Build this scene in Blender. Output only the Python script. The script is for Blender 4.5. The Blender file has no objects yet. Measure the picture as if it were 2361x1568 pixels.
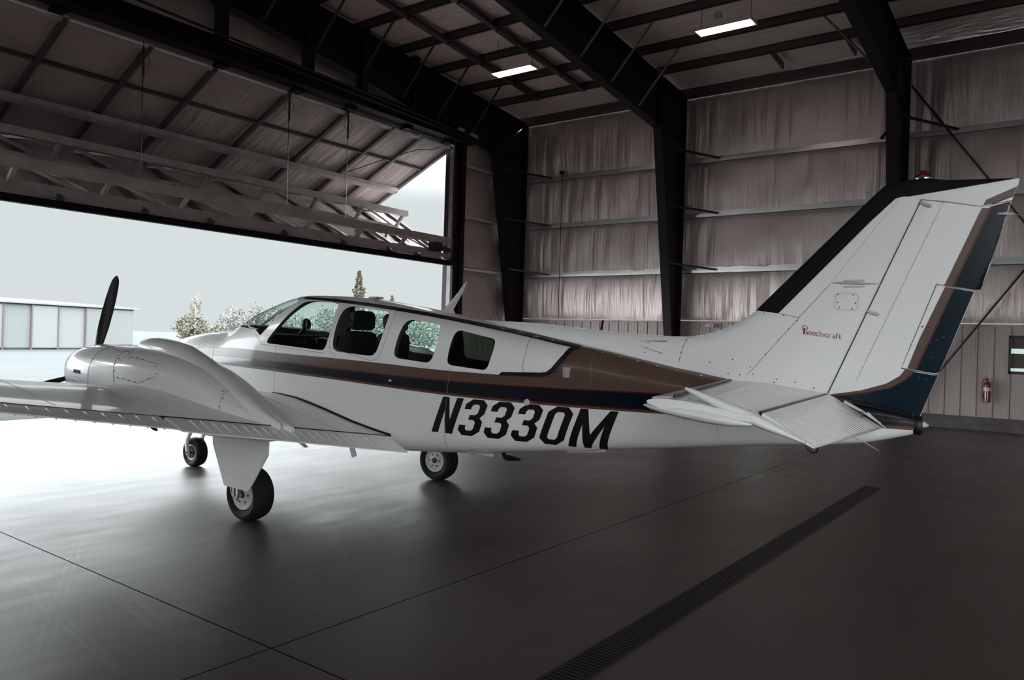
import bpy, bmesh, math, random
from mathutils import Vector, Matrix
from mathutils.geometry import tessellate_polygon
sc = bpy.context.scene
COL = sc.collection
random.seed(7)
# ------------------------------------------------------------------ camera, sky, exposure
cam_d = bpy.data.cameras.new('camera'); cam = bpy.data.objects.new('camera', cam_d); COL.objects.link(cam)
cam_d.sensor_width = 36; cam_d.lens = 1769.0/2361*36; cam_d.clip_end = 2000; cam_d.clip_start = .05
def cam_axes(yaw, pitch, roll):
    f = Vector((math.cos(yaw)*math.cos(pitch), math.sin(yaw)*math.cos(pitch), math.sin(pitch)))
    rt = Vector((math.sin(yaw), -math.cos(yaw), 0)); up = rt.cross(f)
    r2 = rt*math.cos(roll)+up*math.sin(roll); u2 = up*math.cos(roll)-rt*math.sin(roll)
    return r2, u2, f
_r, _u, _f = cam_axes(.6383, -2.76e-4, .031232)
cam.matrix_world = Matrix(((_r.x,_u.x,-_f.x,0),(_r.y,_u.y,-_f.y,0),(_r.z,_u.z,-_f.z,1.75),(0,0,0,1)))
sc.camera = cam
vs = sc.view_settings; vs.view_transform = 'Standard'; vs.look = 'None'; vs.gamma = 1; vs.exposure = 0.0; vs.use_curve_mapping = False

SKY_HORIZON = .71; SKY_LEFT_FILL = 9.0; SKY_ZENITH = 11.0
w = bpy.data.worlds.new('overcast_sky'); sc.world = w; w.use_nodes = True
nt = w.node_tree; bgn = nt.nodes['Background']
tc = nt.nodes.new('ShaderNodeTexCoord'); sx = nt.nodes.new('ShaderNodeSeparateXYZ'); nt.links.new(tc.outputs['Generated'], sx.inputs[0])
mr = nt.nodes.new('ShaderNodeMapRange'); mr.interpolation_type = 'SMOOTHSTEP'
mr.inputs['From Min'].default_value = .165; mr.inputs['From Max'].default_value = .42
mr.inputs['To Min'].default_value = SKY_HORIZON; mr.inputs['To Max'].default_value = SKY_ZENITH
nt.links.new(sx.outputs['Z'], mr.inputs['Value'])
mr2 = nt.nodes.new('ShaderNodeMapRange'); mr2.interpolation_type = 'SMOOTHSTEP'   # unseen left sky raised, added light for the aircraft side and walls
mr2.inputs['From Min'].default_value = -.08; mr2.inputs['From Max'].default_value = .7; mr2.inputs['To Min'].default_value = 0; mr2.inputs['To Max'].default_value = SKY_LEFT_FILL
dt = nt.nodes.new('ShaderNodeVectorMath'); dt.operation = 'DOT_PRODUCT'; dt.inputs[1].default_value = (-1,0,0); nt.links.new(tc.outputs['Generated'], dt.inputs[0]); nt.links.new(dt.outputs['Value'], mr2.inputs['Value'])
mr3 = nt.nodes.new('ShaderNodeMapRange'); mr3.interpolation_type = 'SMOOTHSTEP'   # unseen right sky raised too, added light for the door leaf's end
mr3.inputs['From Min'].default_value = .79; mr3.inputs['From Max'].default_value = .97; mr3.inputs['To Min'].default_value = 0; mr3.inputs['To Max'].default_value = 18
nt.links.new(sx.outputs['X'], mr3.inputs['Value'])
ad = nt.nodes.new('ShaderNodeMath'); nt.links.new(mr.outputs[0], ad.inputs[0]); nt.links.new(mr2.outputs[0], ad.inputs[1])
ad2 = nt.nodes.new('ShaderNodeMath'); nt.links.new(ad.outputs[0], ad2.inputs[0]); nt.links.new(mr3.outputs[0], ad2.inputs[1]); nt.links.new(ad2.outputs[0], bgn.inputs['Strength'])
bgn.inputs['Color'].default_value = (.965, 1.04, 1.055, 1)

# ------------------------------------------------------------------ materials
def mat(name, col, rough=.5, metal=0., spec=.5, coat=0., emit=None, estr=0.):
    m = bpy.data.materials.new(name); m.use_nodes = True
    b = m.node_tree.nodes['Principled BSDF']
    b.inputs['Base Color'].default_value = (*col, 1); b.inputs['Roughness'].default_value = rough
    b.inputs['Metallic'].default_value = metal; b.inputs['Specular IOR Level'].default_value = spec
    b.inputs['Coat Weight'].default_value = coat; b.inputs['Coat Roughness'].default_value = .06
    if emit: b.inputs['Emission Color'].default_value = (*emit, 1); b.inputs['Emission Strength'].default_value = estr
    return m
def nodes(m): return m.node_tree.nodes, m.node_tree.links, m.node_tree.nodes['Principled BSDF']
def noise(m, scale=(1,1,1), nscale=5., detail=4., rough=.5, coord='Object'):
    N, L, b = nodes(m)
    t = N.new('ShaderNodeTexCoord'); mp = N.new('ShaderNodeMapping'); mp.inputs['Scale'].default_value = scale
    n = N.new('ShaderNodeTexNoise'); n.inputs['Scale'].default_value = nscale; n.inputs['Detail'].default_value = detail; n.inputs['Roughness'].default_value = rough
    L.new(t.outputs[coord], mp.inputs[0]); L.new(mp.outputs[0], n.inputs['Vector']); return n
def vary(m, c0, c1, lo=.35, hi=.65, **k):
    N, L, b = nodes(m); n = noise(m, **k)
    r = N.new('ShaderNodeValToRGB'); r.color_ramp.elements[0].position = lo; r.color_ramp.elements[1].position = hi
    r.color_ramp.elements[0].color = (*c0, 1); r.color_ramp.elements[1].color = (*c1, 1)
    L.new(n.outputs['Fac'], r.inputs[0]); L.new(r.outputs[0], b.inputs['Base Color']); return r
def bump(m, strength, dist, **k):
    N, L, b = nodes(m); n = noise(m, **k)
    bp = N.new('ShaderNodeBump'); bp.inputs['Strength'].default_value = strength; bp.inputs['Distance'].default_value = dist
    L.new(n.outputs['Fac'], bp.inputs['Height'])
    prev = b.inputs['Normal'].links[0].from_node if b.inputs['Normal'].links else None
    if prev: L.new(prev.outputs[0], bp.inputs['Normal'])
    L.new(bp.outputs[0], b.inputs['Normal'])
M = {}
M['white'] = mat('white_aircraft_paint', (.79,.775,.78), .28, spec=.5, coat=.35); bump(M['white'], .08, .02, nscale=2.2, detail=2)
M['tan'] = mat('tan_stripe_paint', (.10,.058,.044), .30, coat=.2)
M['navy'] = mat('navy_stripe_paint', (.002,.005,.012), .22, coat=.3)
M['blue'] = mat('dark_teal_tail_paint', (.001,.012,.022), .2, coat=.4)
M['maroon'] = mat('maroon_pinstripe', (.07,.004,.006), .3, coat=.2)
M['black'] = mat('black_paint', (.006,.0055,.006), .4)
M['bootblk'] = mat('black_rubber_boot', (.005,.004,.0045), .65, spec=.2)
M['seam'] = mat('panel_seam_grey', (.20,.18,.18), .6)
M['rivet'] = mat('screw_head_dark', (.08,.07,.07), .5)
M['letter'] = mat('registration_black', (.007,.0055,.006), .35)
M['redletter'] = mat('red_lettering', (.22,.018,.03), .4)
M['interior'] = mat('cabin_trim_dark', (.05,.045,.042), .8)
M['seat'] = mat('black_seat_leather', (.008,.007,.007), .6)
M['tire'] = mat('tire_rubber', (.012,.011,.011), .75, spec=.3)
M['rim'] = mat('painted_wheel_rim', (.55,.54,.54), .35)
M['metal'] = mat('brushed_aluminium', (.5,.48,.47), .35, metal=.9)
M['darkmetal'] = mat('dark_metal', (.03,.027,.026), .45, metal=.5)
M['chrome'] = mat('chrome', (.7,.7,.7), .12, metal=1)
M['gold'] = mat('brass_trim', (.45,.30,.2), .3, metal=.8)
M['redlens'] = mat('red_beacon_glass', (.07,.002,.004), .15, coat=.5)
M['prop'] = mat('matte_black_blade', (.006,.005,.008), .5)
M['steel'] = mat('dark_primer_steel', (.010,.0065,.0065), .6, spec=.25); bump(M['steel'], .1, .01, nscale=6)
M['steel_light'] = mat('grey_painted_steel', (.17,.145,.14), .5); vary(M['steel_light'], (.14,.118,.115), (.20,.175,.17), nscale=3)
M['galv'] = mat('galvanised_girt', (.6,.6,.6), .32, metal=.75); vary(M['galv'], (.58,.57,.57), (.66,.65,.65), nscale=1.5)
M['purlin'] = mat('purlin_primer', (.06,.045,.043), .5)
M['truss'] = mat('cream_truss_paint', (.42,.375,.36), .45); vary(M['truss'], (.35,.305,.295), (.46,.415,.40), nscale=2.5)
M['doorrail'] = mat('door_frame_steel', (.085,.07,.068), .5)
M['wainscot'] = mat('beige_ribbed_steel', (.33,.27,.255), .5); vary(M['wainscot'], (.31,.25,.24), (.36,.295,.28), scale=(1,1,.3), nscale=2)
M['curb'] = mat('concrete_curb', (.075,.062,.062), .8); vary(M['curb'], (.06,.05,.05), (.09,.075,.075), nscale=4)
def insulation(name, c0, c1, sc_w, sc_m, metal=0.):
    m = mat(name, c0, .5, spec=.7, metal=metal); vary(m, c0, c1, nscale=1.3)
    bump(m, .8, .06, scale=sc_w, nscale=2.2, detail=3, rough=.6)
    N, L, b = nodes(m); rn = noise(m, scale=sc_m, nscale=1.15, detail=2.5, rough=.45); rn.noise_type = 'RIDGED_MULTIFRACTAL'; rn.normalize = True
    bp = N.new('ShaderNodeBump'); bp.inputs['Strength'].default_value = .7; bp.inputs['Distance'].default_value = .05; L.new(rn.outputs['Fac'], bp.inputs['Height'])
    L.new(b.inputs['Normal'].links[0].from_node.outputs[0], bp.inputs['Normal']); L.new(bp.outputs[0], b.inputs['Normal'])
    bump(m, .25, .02, scale=sc_m, nscale=7, detail=2, rough=.6)
    return m
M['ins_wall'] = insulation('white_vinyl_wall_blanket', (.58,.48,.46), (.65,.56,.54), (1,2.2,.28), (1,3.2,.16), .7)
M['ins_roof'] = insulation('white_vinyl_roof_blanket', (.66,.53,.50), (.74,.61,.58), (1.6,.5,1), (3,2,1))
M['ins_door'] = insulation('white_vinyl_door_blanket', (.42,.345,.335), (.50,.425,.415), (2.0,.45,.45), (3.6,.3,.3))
def checker_roof(m):
    N, L, b = nodes(m)
    t = N.new('ShaderNodeTexCoord'); wv = N.new('ShaderNodeTexChecker'); wv.inputs['Scale'].default_value = 14
    bp = N.new('ShaderNodeBump'); bp.inputs['Strength'].default_value = .25; bp.inputs['Distance'].default_value = .01
    L.new(t.outputs['Object'], wv.inputs['Vector']); L.new(wv.outputs['Fac'], bp.inputs['Height'])
    prev = b.inputs['Normal'].links[0].from_node; L.new(prev.outputs[0], bp.inputs['Normal']); L.new(bp.outputs[0], b.inputs['Normal'])
checker_roof(M['ins_roof'])
# polished concrete with sawn joints, hairline cracks and tyre scuffs
def math_n(N, L, op, a, b=None, c=None):
    n = N.new('ShaderNodeMath'); n.operation = op
    for i, v in enumerate((a, b, c)):
        if v is None: continue
        if isinstance(v, (int, float)): n.inputs[i].default_value = v
        else: L.new(v, n.inputs[i])
    return n.outputs[0]
def make_floor():
    m = mat('polished_concrete', (.1,.09,.09), .3, spec=.5); N, L, b = nodes(m); b.inputs['IOR'].default_value = 1.5; b.inputs['Coat Weight'].default_value = .4; b.inputs['Coat IOR'].default_value = 1.75; b.inputs['Coat Roughness'].default_value = .48
    tcn = N.new('ShaderNodeTexCoord'); sp = N.new('ShaderNodeSeparateXYZ'); L.new(tcn.outputs['Object'], sp.inputs[0])
    X, Y = sp.outputs['X'], sp.outputs['Y']
    def line(v, off, per, wd):
        a = math_n(N, L, 'SUBTRACT', v, off); a = math_n(N, L, 'DIVIDE', a, per); r = math_n(N, L, 'ROUND', a)
        d = math_n(N, L, 'ABSOLUTE', math_n(N, L, 'MULTIPLY', math_n(N, L, 'SUBTRACT', a, r), per)); return math_n(N, L, 'LESS_THAN', d, wd)
    j1 = line(X, 2.65, 8.06, .005); j2 = line(Y, 3.56, 7.6, .005)
    joint = math_n(N, L, 'MAXIMUM', j1, j2)
    n1 = noise(m, nscale=.45, detail=6, rough=.6); n2 = noise(m, scale=(.5,2.2,1), nscale=2.2, detail=8, rough=.65); n3 = noise(m, nscale=28, detail=3)
    # wispy trowel marks stretched along the slab
    s = math_n(N, L, 'MULTIPLY_ADD', n1.outputs['Fac'], .6, math_n(N, L, 'MULTIPLY_ADD', n2.outputs['Fac'], .55, math_n(N, L, 'MULTIPLY', n3.outputs['Fac'], .12)))
    r = N.new('ShaderNodeValToRGB'); r.color_ramp.elements[0].position = .42; r.color_ramp.elements[1].position = .86
    r.color_ramp.elements[0].color = (.026,.014,.013,1); r.color_ramp.elements[1].color = (.060,.038,.035,1); L.new(s, r.inputs[0])
    # cracks
    vor = N.new('ShaderNodeTexVoronoi'); vor.feature = 'DISTANCE_TO_EDGE'; vor.inputs['Scale'].default_value = .13
    warp = noise(m, nscale=.8, detail=4); va = N.new('ShaderNodeVectorMath'); va.operation = 'MULTIPLY_ADD'
    L.new(warp.outputs['Color'], va.inputs[0]); va.inputs[1].default_value = (1.3,1.3,0); L.new(tcn.outputs['Object'], va.inputs[2]); L.new(va.outputs[0], vor.inputs['Vector'])
    crack = math_n(N, L, 'MULTIPLY', math_n(N, L, 'LESS_THAN', vor.outputs['Distance'], .0006), .16)
    dk = math_n(N, L, 'MAXIMUM', joint, crack)
    # small dark stains
    st = N.new('ShaderNodeTexNoise'); st.inputs['Scale'].default_value = 3.1; st.inputs['Detail'].default_value = 5; L.new(tcn.outputs['Object'], st.inputs['Vector'])
    stn = N.new('ShaderNodeMapRange'); stn.inputs['From Min'].default_value = .72; stn.inputs['From Max'].default_value = .80; stn.inputs['To Max'].default_value = .4; L.new(st.outputs['Fac'], stn.inputs['Value'])
    dk = math_n(N, L, 'MAXIMUM', dk, stn.outputs[0])
    # pale tyre scuffs: distance to short line segments on the slab
    sc_ = None
    for (ax, ay), (bx, by), wd in (((2.93,6.49),(2.1,4.93),.035),((2.1,4.93),(1.84,4.44),.04),((2.16,5.27),(1.98,3.87),.03),((2.28,6.16),(2.2,5.3),.03),((3.93,5.33),(3.23,3.83),.025),((4.02,5.30),(3.33,3.83),.02),((2.51,4.8),(2.42,4.3),.06),((2.42,4.3),(2.5,3.9),.05),((4.54,5.32),(3.9,4.31),.03)):
        dx, dy = bx-ax, by-ay; l2 = dx*dx+dy*dy
        px = math_n(N, L, 'SUBTRACT', X, ax); py = math_n(N, L, 'SUBTRACT', Y, ay)
        t_ = N.new('ShaderNodeClamp'); L.new(math_n(N, L, 'DIVIDE', math_n(N, L, 'ADD', math_n(N, L, 'MULTIPLY', px, dx), math_n(N, L, 'MULTIPLY', py, dy)), l2), t_.inputs[0])
        qx = math_n(N, L, 'SUBTRACT', px, math_n(N, L, 'MULTIPLY', t_.outputs[0], dx)); qy = math_n(N, L, 'SUBTRACT', py, math_n(N, L, 'MULTIPLY', t_.outputs[0], dy))
        d_ = math_n(N, L, 'SQRT', math_n(N, L, 'ADD', math_n(N, L, 'MULTIPLY', qx, qx), math_n(N, L, 'MULTIPLY', qy, qy)))
        d_ = math_n(N, L, 'ADD', d_, math_n(N, L, 'MULTIPLY', math_n(N, L, 'SUBTRACT', n2.outputs['Fac'], .5), .10))
        k_ = math_n(N, L, 'LESS_THAN', math_n(N, L, 'ABSOLUTE', math_n(N, L, 'SUBTRACT', d_, wd*.7)), wd*.35)
        sc_ = k_ if sc_ is None else math_n(N, L, 'MAXIMUM', sc_, k_)
    scuff = math_n(N, L, 'MULTIPLY', sc_, .22)
    mx = N.new('ShaderNodeMix'); mx.data_type = 'RGBA'; L.new(dk, mx.inputs['Factor']); L.new(r.outputs[0], mx.inputs['A']); mx.inputs['B'].default_value = (.012,.009,.009,1)
    mx2 = N.new('ShaderNodeMix'); mx2.data_type = 'RGBA'; L.new(scuff, mx2.inputs['Factor']); L.new(mx.outputs['Result'], mx2.inputs['A']); mx2.inputs['B'].default_value = (.16,.135,.13,1)
    L.new(mx2.outputs['Result'], b.inputs['Base Color'])
    rr = N.new('ShaderNodeMapRange'); rr.inputs['From Min'].default_value = .35; rr.inputs['From Max'].default_value = .8; rr.inputs['To Min'].default_value = .26; rr.inputs['To Max'].default_value = .50
    dry = math_n(N, L, 'SUBTRACT', 1.0, dk); L.new(math_n(N, L, 'MULTIPLY', dry, .5), b.inputs['Specular IOR Level']); L.new(math_n(N, L, 'MULTIPLY', dry, .5), b.inputs['Coat Weight'])
    L.new(s, rr.inputs['Value']); L.new(rr.outputs[0], b.inputs['Roughness'])
    bp = N.new('ShaderNodeBump'); bp.inputs['Strength'].default_value = .07; bp.inputs['Distance'].default_value = .01; L.new(n2.outputs['Fac'], bp.inputs['Height']); L.new(bp.outputs[0], b.inputs['Normal'])
    return m
M['floor'] = make_floor()
M['apron'] = mat('sunlit_concrete_apron', (.045,.048,.049), .95, spec=.1); vary(M['apron'], (.042,.045,.046), (.048,.051,.052), nscale=.2)
M['shed'] = mat('pale_corrugated_steel', (.105,.11,.11), .9); M['shed2'] = mat('white_corrugated_steel', (.125,.13,.13), .9); M['rust'] = mat('faded_red_trim', (.07,.047,.045), .8)
def corrug(m, ax):
    N, L, b = nodes(m); t = N.new('ShaderNodeTexCoord'); wv = N.new('ShaderNodeTexWave'); wv.bands_direction = ax; wv.inputs['Scale'].default_value = 1.6
    bp = N.new('ShaderNodeBump'); bp.inputs['Strength'].default_value = .2; bp.inputs['Distance'].default_value = .03
    L.new(t.outputs['Object'], wv.inputs['Vector']); L.new(wv.outputs['Fac'], bp.inputs['Height']); L.new(bp.outputs[0], b.inputs['Normal'])
corrug(M['shed'], 'X'); corrug(M['shed2'], 'X')
def leafmat(n, c, k=.16): 
    c = tuple(x*k for x in c); m = mat(n, c, .9, spec=.05); vary(m, tuple(x*.8 for x in c), c, nscale=.9); return m
M['leaf_yellow'] = leafmat('yellow_green_leaves', (.60,.58,.44)); M['leaf_pale'] = leafmat('budding_pale_leaves', (.60,.60,.55))
M['leaf_green'] = leafmat('spring_green_leaves', (.36,.43,.37), .21); M['leaf_pine'] = leafmat('brown_green_needles', (.36,.31,.23), .19); M['bark'] = mat('grey_bark', (.35,.31,.28), .9)
def glassmat(name, tint, gloss=.9):
    m = bpy.data.materials.new(name); m.use_nodes = True; N = m.node_tree.nodes; L = m.node_tree.links
    for n in list(N): N.remove(n)
    o = N.new('ShaderNodeOutputMaterial'); t = N.new('ShaderNodeBsdfTransparent'); t.inputs[0].default_value = (*tint, 1)
    g = N.new('ShaderNodeBsdfGlossy'); g.inputs['Roughness'].default_value = .03; g.inputs[0].default_value = (gloss,)*3+(1,)
    fr = N.new('ShaderNodeFresnel'); ge = N.new('ShaderNodeNewGeometry'); mi = N.new('ShaderNodeMapRange'); mi.inputs['To Min'].default_value = 1.45; mi.inputs['To Max'].default_value = 1/1.45
    L.new(ge.outputs['Backfacing'], mi.inputs['Value']); L.new(mi.outputs[0], fr.inputs[0]); mx = N.new('ShaderNodeMixShader')
    L.new(fr.outputs[0], mx.inputs[0]); L.new(t.outputs[0], mx.inputs[1]); L.new(g.outputs[0], mx.inputs[2]); L.new(mx.outputs[0], o.inputs[0]); return m
M['glass'] = glassmat('green_tinted_acrylic', (.88,.96,.93)); M['glass_dark'] = glassmat('green_acrylic_dimmed_view', (.30,.42,.36))  # glass_dark: dim view through the last window put into the pane colour
M['roomglass'] = mat('office_window_glass', (.10,.085,.075), .05, spec=.9)
M['paneglint'] = mat('glowing_glass_reflection', (.5,.6,.55), .3, emit=(.75,.95,.88), estr=.55)  # glow stands for daylight reflected in the pane of window_1
M['paneglint2'] = mat('bright_window_light', (.5,.6,.55), .3, emit=(.8,1,.9), estr=2.2)
M['tube'] = mat('lit_fluorescent_tube', (1,1,1), .4, emit=(1,.80,.76), estr=15.)
M['fixture'] = mat('white_enamel_reflector', (.55,.48,.42), .4)
M['red'] = mat('red_extinguisher_enamel', (.22,.006,.012), .25, coat=.6)
M['label'] = mat('white_label', (.6,.58,.57), .5)
M['yellow'] = mat('yellow_tag', (.35,.2,.02), .6)
M['whiteplastic'] = mat('white_plastic', (.5,.46,.45), .4)

# ------------------------------------------------------------------ mesh helpers
def link(name, verts, faces, m, parent=None, smooth=False, fm=None, mats=None, normals=None):
    me = bpy.data.meshes.new(name); me.from_pydata([tuple(v) for v in verts], [], faces)
    for x in (mats or [m]): me.materials.append(x)
    if fm: me.polygons.foreach_set('material_index', fm)
    if smooth: me.polygons.foreach_set('use_smooth', [True]*len(faces))
    me.update()
    if normals: me.normals_split_custom_set_from_vertices(normals)
    o = bpy.data.objects.new(name, me); COL.objects.link(o)
    if parent: o.parent = parent
    return o
def empty(name, loc=(0,0,0), rz=0., parent=None):
    o = bpy.data.objects.new(name, None); COL.objects.link(o); o.location = loc; o.rotation_euler = (0,0,rz); o.empty_display_size = .2
    if parent: o.parent = parent
    return o
def tag(o, label=None, cat=None, group=None, kind=None):
    if label: o['label'] = label
    if cat: o['category'] = cat
    if group: o['group'] = group
    if kind: o['kind'] = kind
    return o
class MB:
    """collects shapes into one mesh"""
    def __init__(s): s.v = []; s.f = []; s.mi = []
    def add(s, v, f, mi=0):
        n = len(s.v); s.v += [tuple(x) for x in v]; s.f += [tuple(i+n for i in q) for q in f]; s.mi += [mi]*len(f); return s
    def box(s, a, b, mi=0):
        (x0,y0,z0),(x1,y1,z1) = a, b
        v = [(x0,y0,z0),(x1,y0,z0),(x1,y1,z0),(x0,y1,z0),(x0,y0,z1),(x1,y0,z1),(x1,y1,z1),(x0,y1,z1)]
        return s.add(v, [(0,3,2,1),(4,5,6,7),(0,1,5,4),(1,2,6,5),(2,3,7,6),(3,0,4,7)], mi)
    def bar(s, p, q, w, h=None, up=(0,0,1), mi=0):
        p, q = Vector(p), Vector(q); d = (q-p).normalized(); h = h or w; up = Vector(up)
        if abs(d.dot(up)) > .98: up = Vector((1,0,0))
        a = d.cross(up).normalized()*w/2; b = a.normalized().cross(d).normalized()*h/2
        v = [p-a-b,p+a-b,p+a+b,p-a+b,q-a-b,q+a-b,q+a+b,q-a+b]
        return s.add(v, [(0,3,2,1),(4,5,6,7),(0,1,5,4),(1,2,6,5),(2,3,7,6),(3,0,4,7)], mi)
    def tube(s, pts, r, n=10, mi=0, cap=True):
        pts = [Vector(p) for p in pts]; rs = r if isinstance(r, (list,tuple)) else [r]*len(pts); rings = []
        for i, p in enumerate(pts):
            d = (pts[min(i+1,len(pts)-1)]-pts[max(i-1,0)]).normalized()
            ref = Vector((0,0,1)) if abs(d.z) < .9 else Vector((1,0,0)); a = d.cross(ref).normalized(); b = a.cross(d)
            rings.append([p+(a*math.cos(2*math.pi*k/n)+b*math.sin(2*math.pi*k/n))*rs[i] for k in range(n)])
        return s.rings(rings, mi, cap)
    def rings(s, rings, mi=0, cap=True, closed=True):
        n = len(rings[0]); v = [x for r in rings for x in r]; f = []
        for i in range(len(rings)-1):
            for k in range(n if closed else n-1):
                k2 = (k+1) % n; f.append((i*n+k, i*n+k2, (i+1)*n+k2, (i+1)*n+k))
        if cap: f.append(tuple(range(n))[::-1]); f.append(tuple((len(rings)-1)*n+k for k in range(n)))
        return s.add(v, f, mi)
    def lathe(s, prof, center, axis='y', n=40, mi=0):
        """prof: (axial, radius)"""
        rings = []
        for a, r in prof:
            ring = []
            for k in range(n):
                c, si = math.cos(2*math.pi*k/n)*r, math.sin(2*math.pi*k/n)*r
                ring.append({'y':(center[0]+c,center[1]+a,center[2]+si),'x':(center[0]+a,center[1]+c,center[2]+si),'z':(center[0]+c,center[1]+si,center[2]+a)}[axis])
            rings.append(ring)
        return s.rings(rings, mi)
    def build(s, name, m, parent=None, smooth=False, mats=None, bev=0, fixn=True):
        o = link(name, s.v, s.f, m, parent, smooth, s.mi, mats)
        if fixn:
            bm = bmesh.new(); bm.from_mesh(o.data); bmesh.ops.recalc_face_normals(bm, faces=bm.faces); bm.to_mesh(o.data); bm.free()
        if smooth: o.data.set_sharp_from_angle(angle=math.radians(38))
        if bev:
            md = o.modifiers.new('bevel', 'BEVEL'); md.width = bev; md.segments = 2; md.limit_method = 'ANGLE'
        return o
def flat_grid(poly, step, polys=None):
    """flat polygon in (a,b) cut into a fine grid -> verts, faces"""
    bm = bmesh.new()
    for P in ([poly] if polys is None else polys):
        vs_ = [bm.verts.new((p[0],p[1],0)) for p in P]
        for tri in tessellate_polygon([[Vector((p[0],p[1],0)) for p in P]]):
            a, b_, c = (vs_[i] for i in tri); ar = (b_.co.x-a.co.x)*(c.co.y-a.co.y)-(c.co.x-a.co.x)*(b_.co.y-a.co.y)
            if abs(ar) > 1e-12: bm.faces.new((a, b_, c) if ar > 0 else (a, c, b_))
    xs = [v.co.x for v in bm.verts]; ys = [v.co.y for v in bm.verts]
    for ax, lo, hi in ((0,min(xs),max(xs)),(1,min(ys),max(ys))):
        k = math.floor(lo/step)+1
        while k*step < hi:
            co = Vector((0,0,0)); co[ax] = k*step; no = Vector((0,0,0)); no[ax] = 1
            bmesh.ops.bisect_plane(bm, geom=bm.verts[:]+bm.edges[:]+bm.faces[:], plane_co=co, plane_no=no, dist=1e-6); k += 1
    bmesh.ops.remove_doubles(bm, verts=bm.verts, dist=1e-6)
    bm.verts.index_update(); v = [(q.co.x,q.co.y) for q in bm.verts]; f = [tuple(q.index for q in g.verts) for g in bm.faces]
    be = [(e.verts[0].index, e.verts[1].index) for e in bm.edges if len(e.link_faces) == 1]
    bm.free(); return v, f, be
def strip(pts_top, pts_bot, n=60):
    """closed polygon between two polylines given as (s,z), resampled smoothly"""
    return list(pts_top)+list(pts_bot)[::-1]
def thick(line, wd):
    """ribbon polygon of width wd around a polyline"""
    a = []; b = []
    for i, p in enumerate(line):
        q0 = line[max(i-1,0)]; q1 = line[min(i+1,len(line)-1)]; dx, dy = q1[0]-q0[0], q1[1]-q0[1]; l = math.hypot(dx,dy) or 1
        nx, ny = -dy/l*wd/2, dx/l*wd/2; a.append((p[0]+nx,p[1]+ny)); b.append((p[0]-nx,p[1]-ny))
    return [[a[i],a[i+1],b[i+1],b[i]] for i in range(len(line)-1)]
def disc(c, r, n=8): return [(c[0]+r*math.cos(2*math.pi*k/n), c[1]+r*math.sin(2*math.pi*k/n)) for k in range(n)]
def interp(tab, x, k=1):
    t = sorted(tab)
    if x <= t[0][0]: return t[0][k]
    for a, b in zip(t, t[1:]):
        if x <= b[0]: return a[k]+(b[k]-a[k])*(x-a[0])/(b[0]-a[0])
    return t[-1][k]
# ------------------------------------------------------------------ hangar shell
def grid_surface(name, m, us, vs_, fn, parent=None, smooth=True):
    v = [fn(u, q) for u in us for q in vs_]; n = len(vs_)
    f = [(i*n+j, (i+1)*n+j, (i+1)*n+j+1, i*n+j+1) for i in range(len(us)-1) for j in range(n-1)]
    return link(name, v, f, m, parent, smooth)
def lin(a, b, n): return [a+(b-a)*i/(n-1) for i in range(n)]
XW, YB, YF, XL, XR = 20.8, -10., 15.3, -3.8, 8.5
def roofz(X, off=0): return 9.25+(19-(2*XR-X if X < XR else X))*.086+off
floor = MB().box((XL, YB, -.2), (XW+.2, YF+.3, 0)).build('floor', M['floor']); tag(floor, kind='structure')
ground = MB().box((-150, YB-60, -.32), (XL, YF+.3, -.012)).box((XL, YB-60, -.32), (60, YB, -.012)).box((-150, YF+.3, -.21), (420, 420, -.012)).build('ground', M['apron']); tag(ground, kind='structure')

zl = [2.44, 3.86, 5.44, 6.98, 8.93]
def pil(z):
    for a, b in zip(zl, zl[1:]):
        if a <= z <= b: return max(0,math.sin(math.pi*(z-a)/(b-a)))**.55
    return 0
wz = sorted(set(sum([[a+(b-a)*k/14 for k in range(15)] for a, b in zip(zl, zl[1:])], [])))
def wallp(y, z):
    seam = abs(((y-1.2)/1.86) % 1-.5)*2
    amp = .085+.02*math.sin(y*1.7+z*2)+.014*math.sin(y*5.1+z*.9)+.008*math.sin(y*13+z*1.3)
    lo = .03*max(0, math.sin(y*9.0+2*math.sin(z)))*(1 if (y*.37) % 1 < .6 else .2)
    return (XW-pil(z)*(amp*(1-.6*max(0,(seam-.95)/.05))+lo*.5), y, z)
wr = grid_surface('wall_right', M['ins_wall'], lin(YB, YF, 560), wz, wallp); tag(wr, kind='structure')
WY = [(.12, 1.32), (6.86, 7.34)]                                     # openings in the wainscot
wain = MB(); y = YB
def wain_panel(mb, y0, y1, z0, z1):
    mb.box((XW-.06, y0, z0), (XW-.045, y1, z1))
    k = math.ceil((y0-.02)/.325)
    while k*.325 < y1-.03:
        c = k*.325
        mb.add([(XW-.06,c-.03,z0),(XW-.092,c-.015,z0),(XW-.092,c+.015,z0),(XW-.06,c+.03,z0),(XW-.06,c-.03,z1),(XW-.092,c-.015,z1),(XW-.092,c+.015,z1),(XW-.06,c+.03,z1)],[(0,1,5,4),(1,2,6,5),(2,3,7,6),(0,3,2,1),(4,5,6,7)])
        for d in (.10, .20):
            if c+d < y1: mb.box((XW-.066, c+d, z0), (XW-.06, c+d+.014, z1))
        k += 1
cuts = [YB]+sum([list(a) for a in WY], [])+[YF]
for i in range(0, len(cuts), 2): wain_panel(wain, cuts[i], cuts[i+1], .3, 2.42)
for (a, b), (c, d) in zip(WY, ((1.33, 2.2), (1.30, 2.02))): wain_panel(wain, a, b, .3, c); wain_panel(wain, a, b, d, 2.42)
wain.build('wainscot_panel', M['wainscot'], wr)
MB().box((XW-.11, YB, 2.41), (XW-.03, YF, 2.45)).build('cap_flashing', M['wainscot'], wr)
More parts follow.
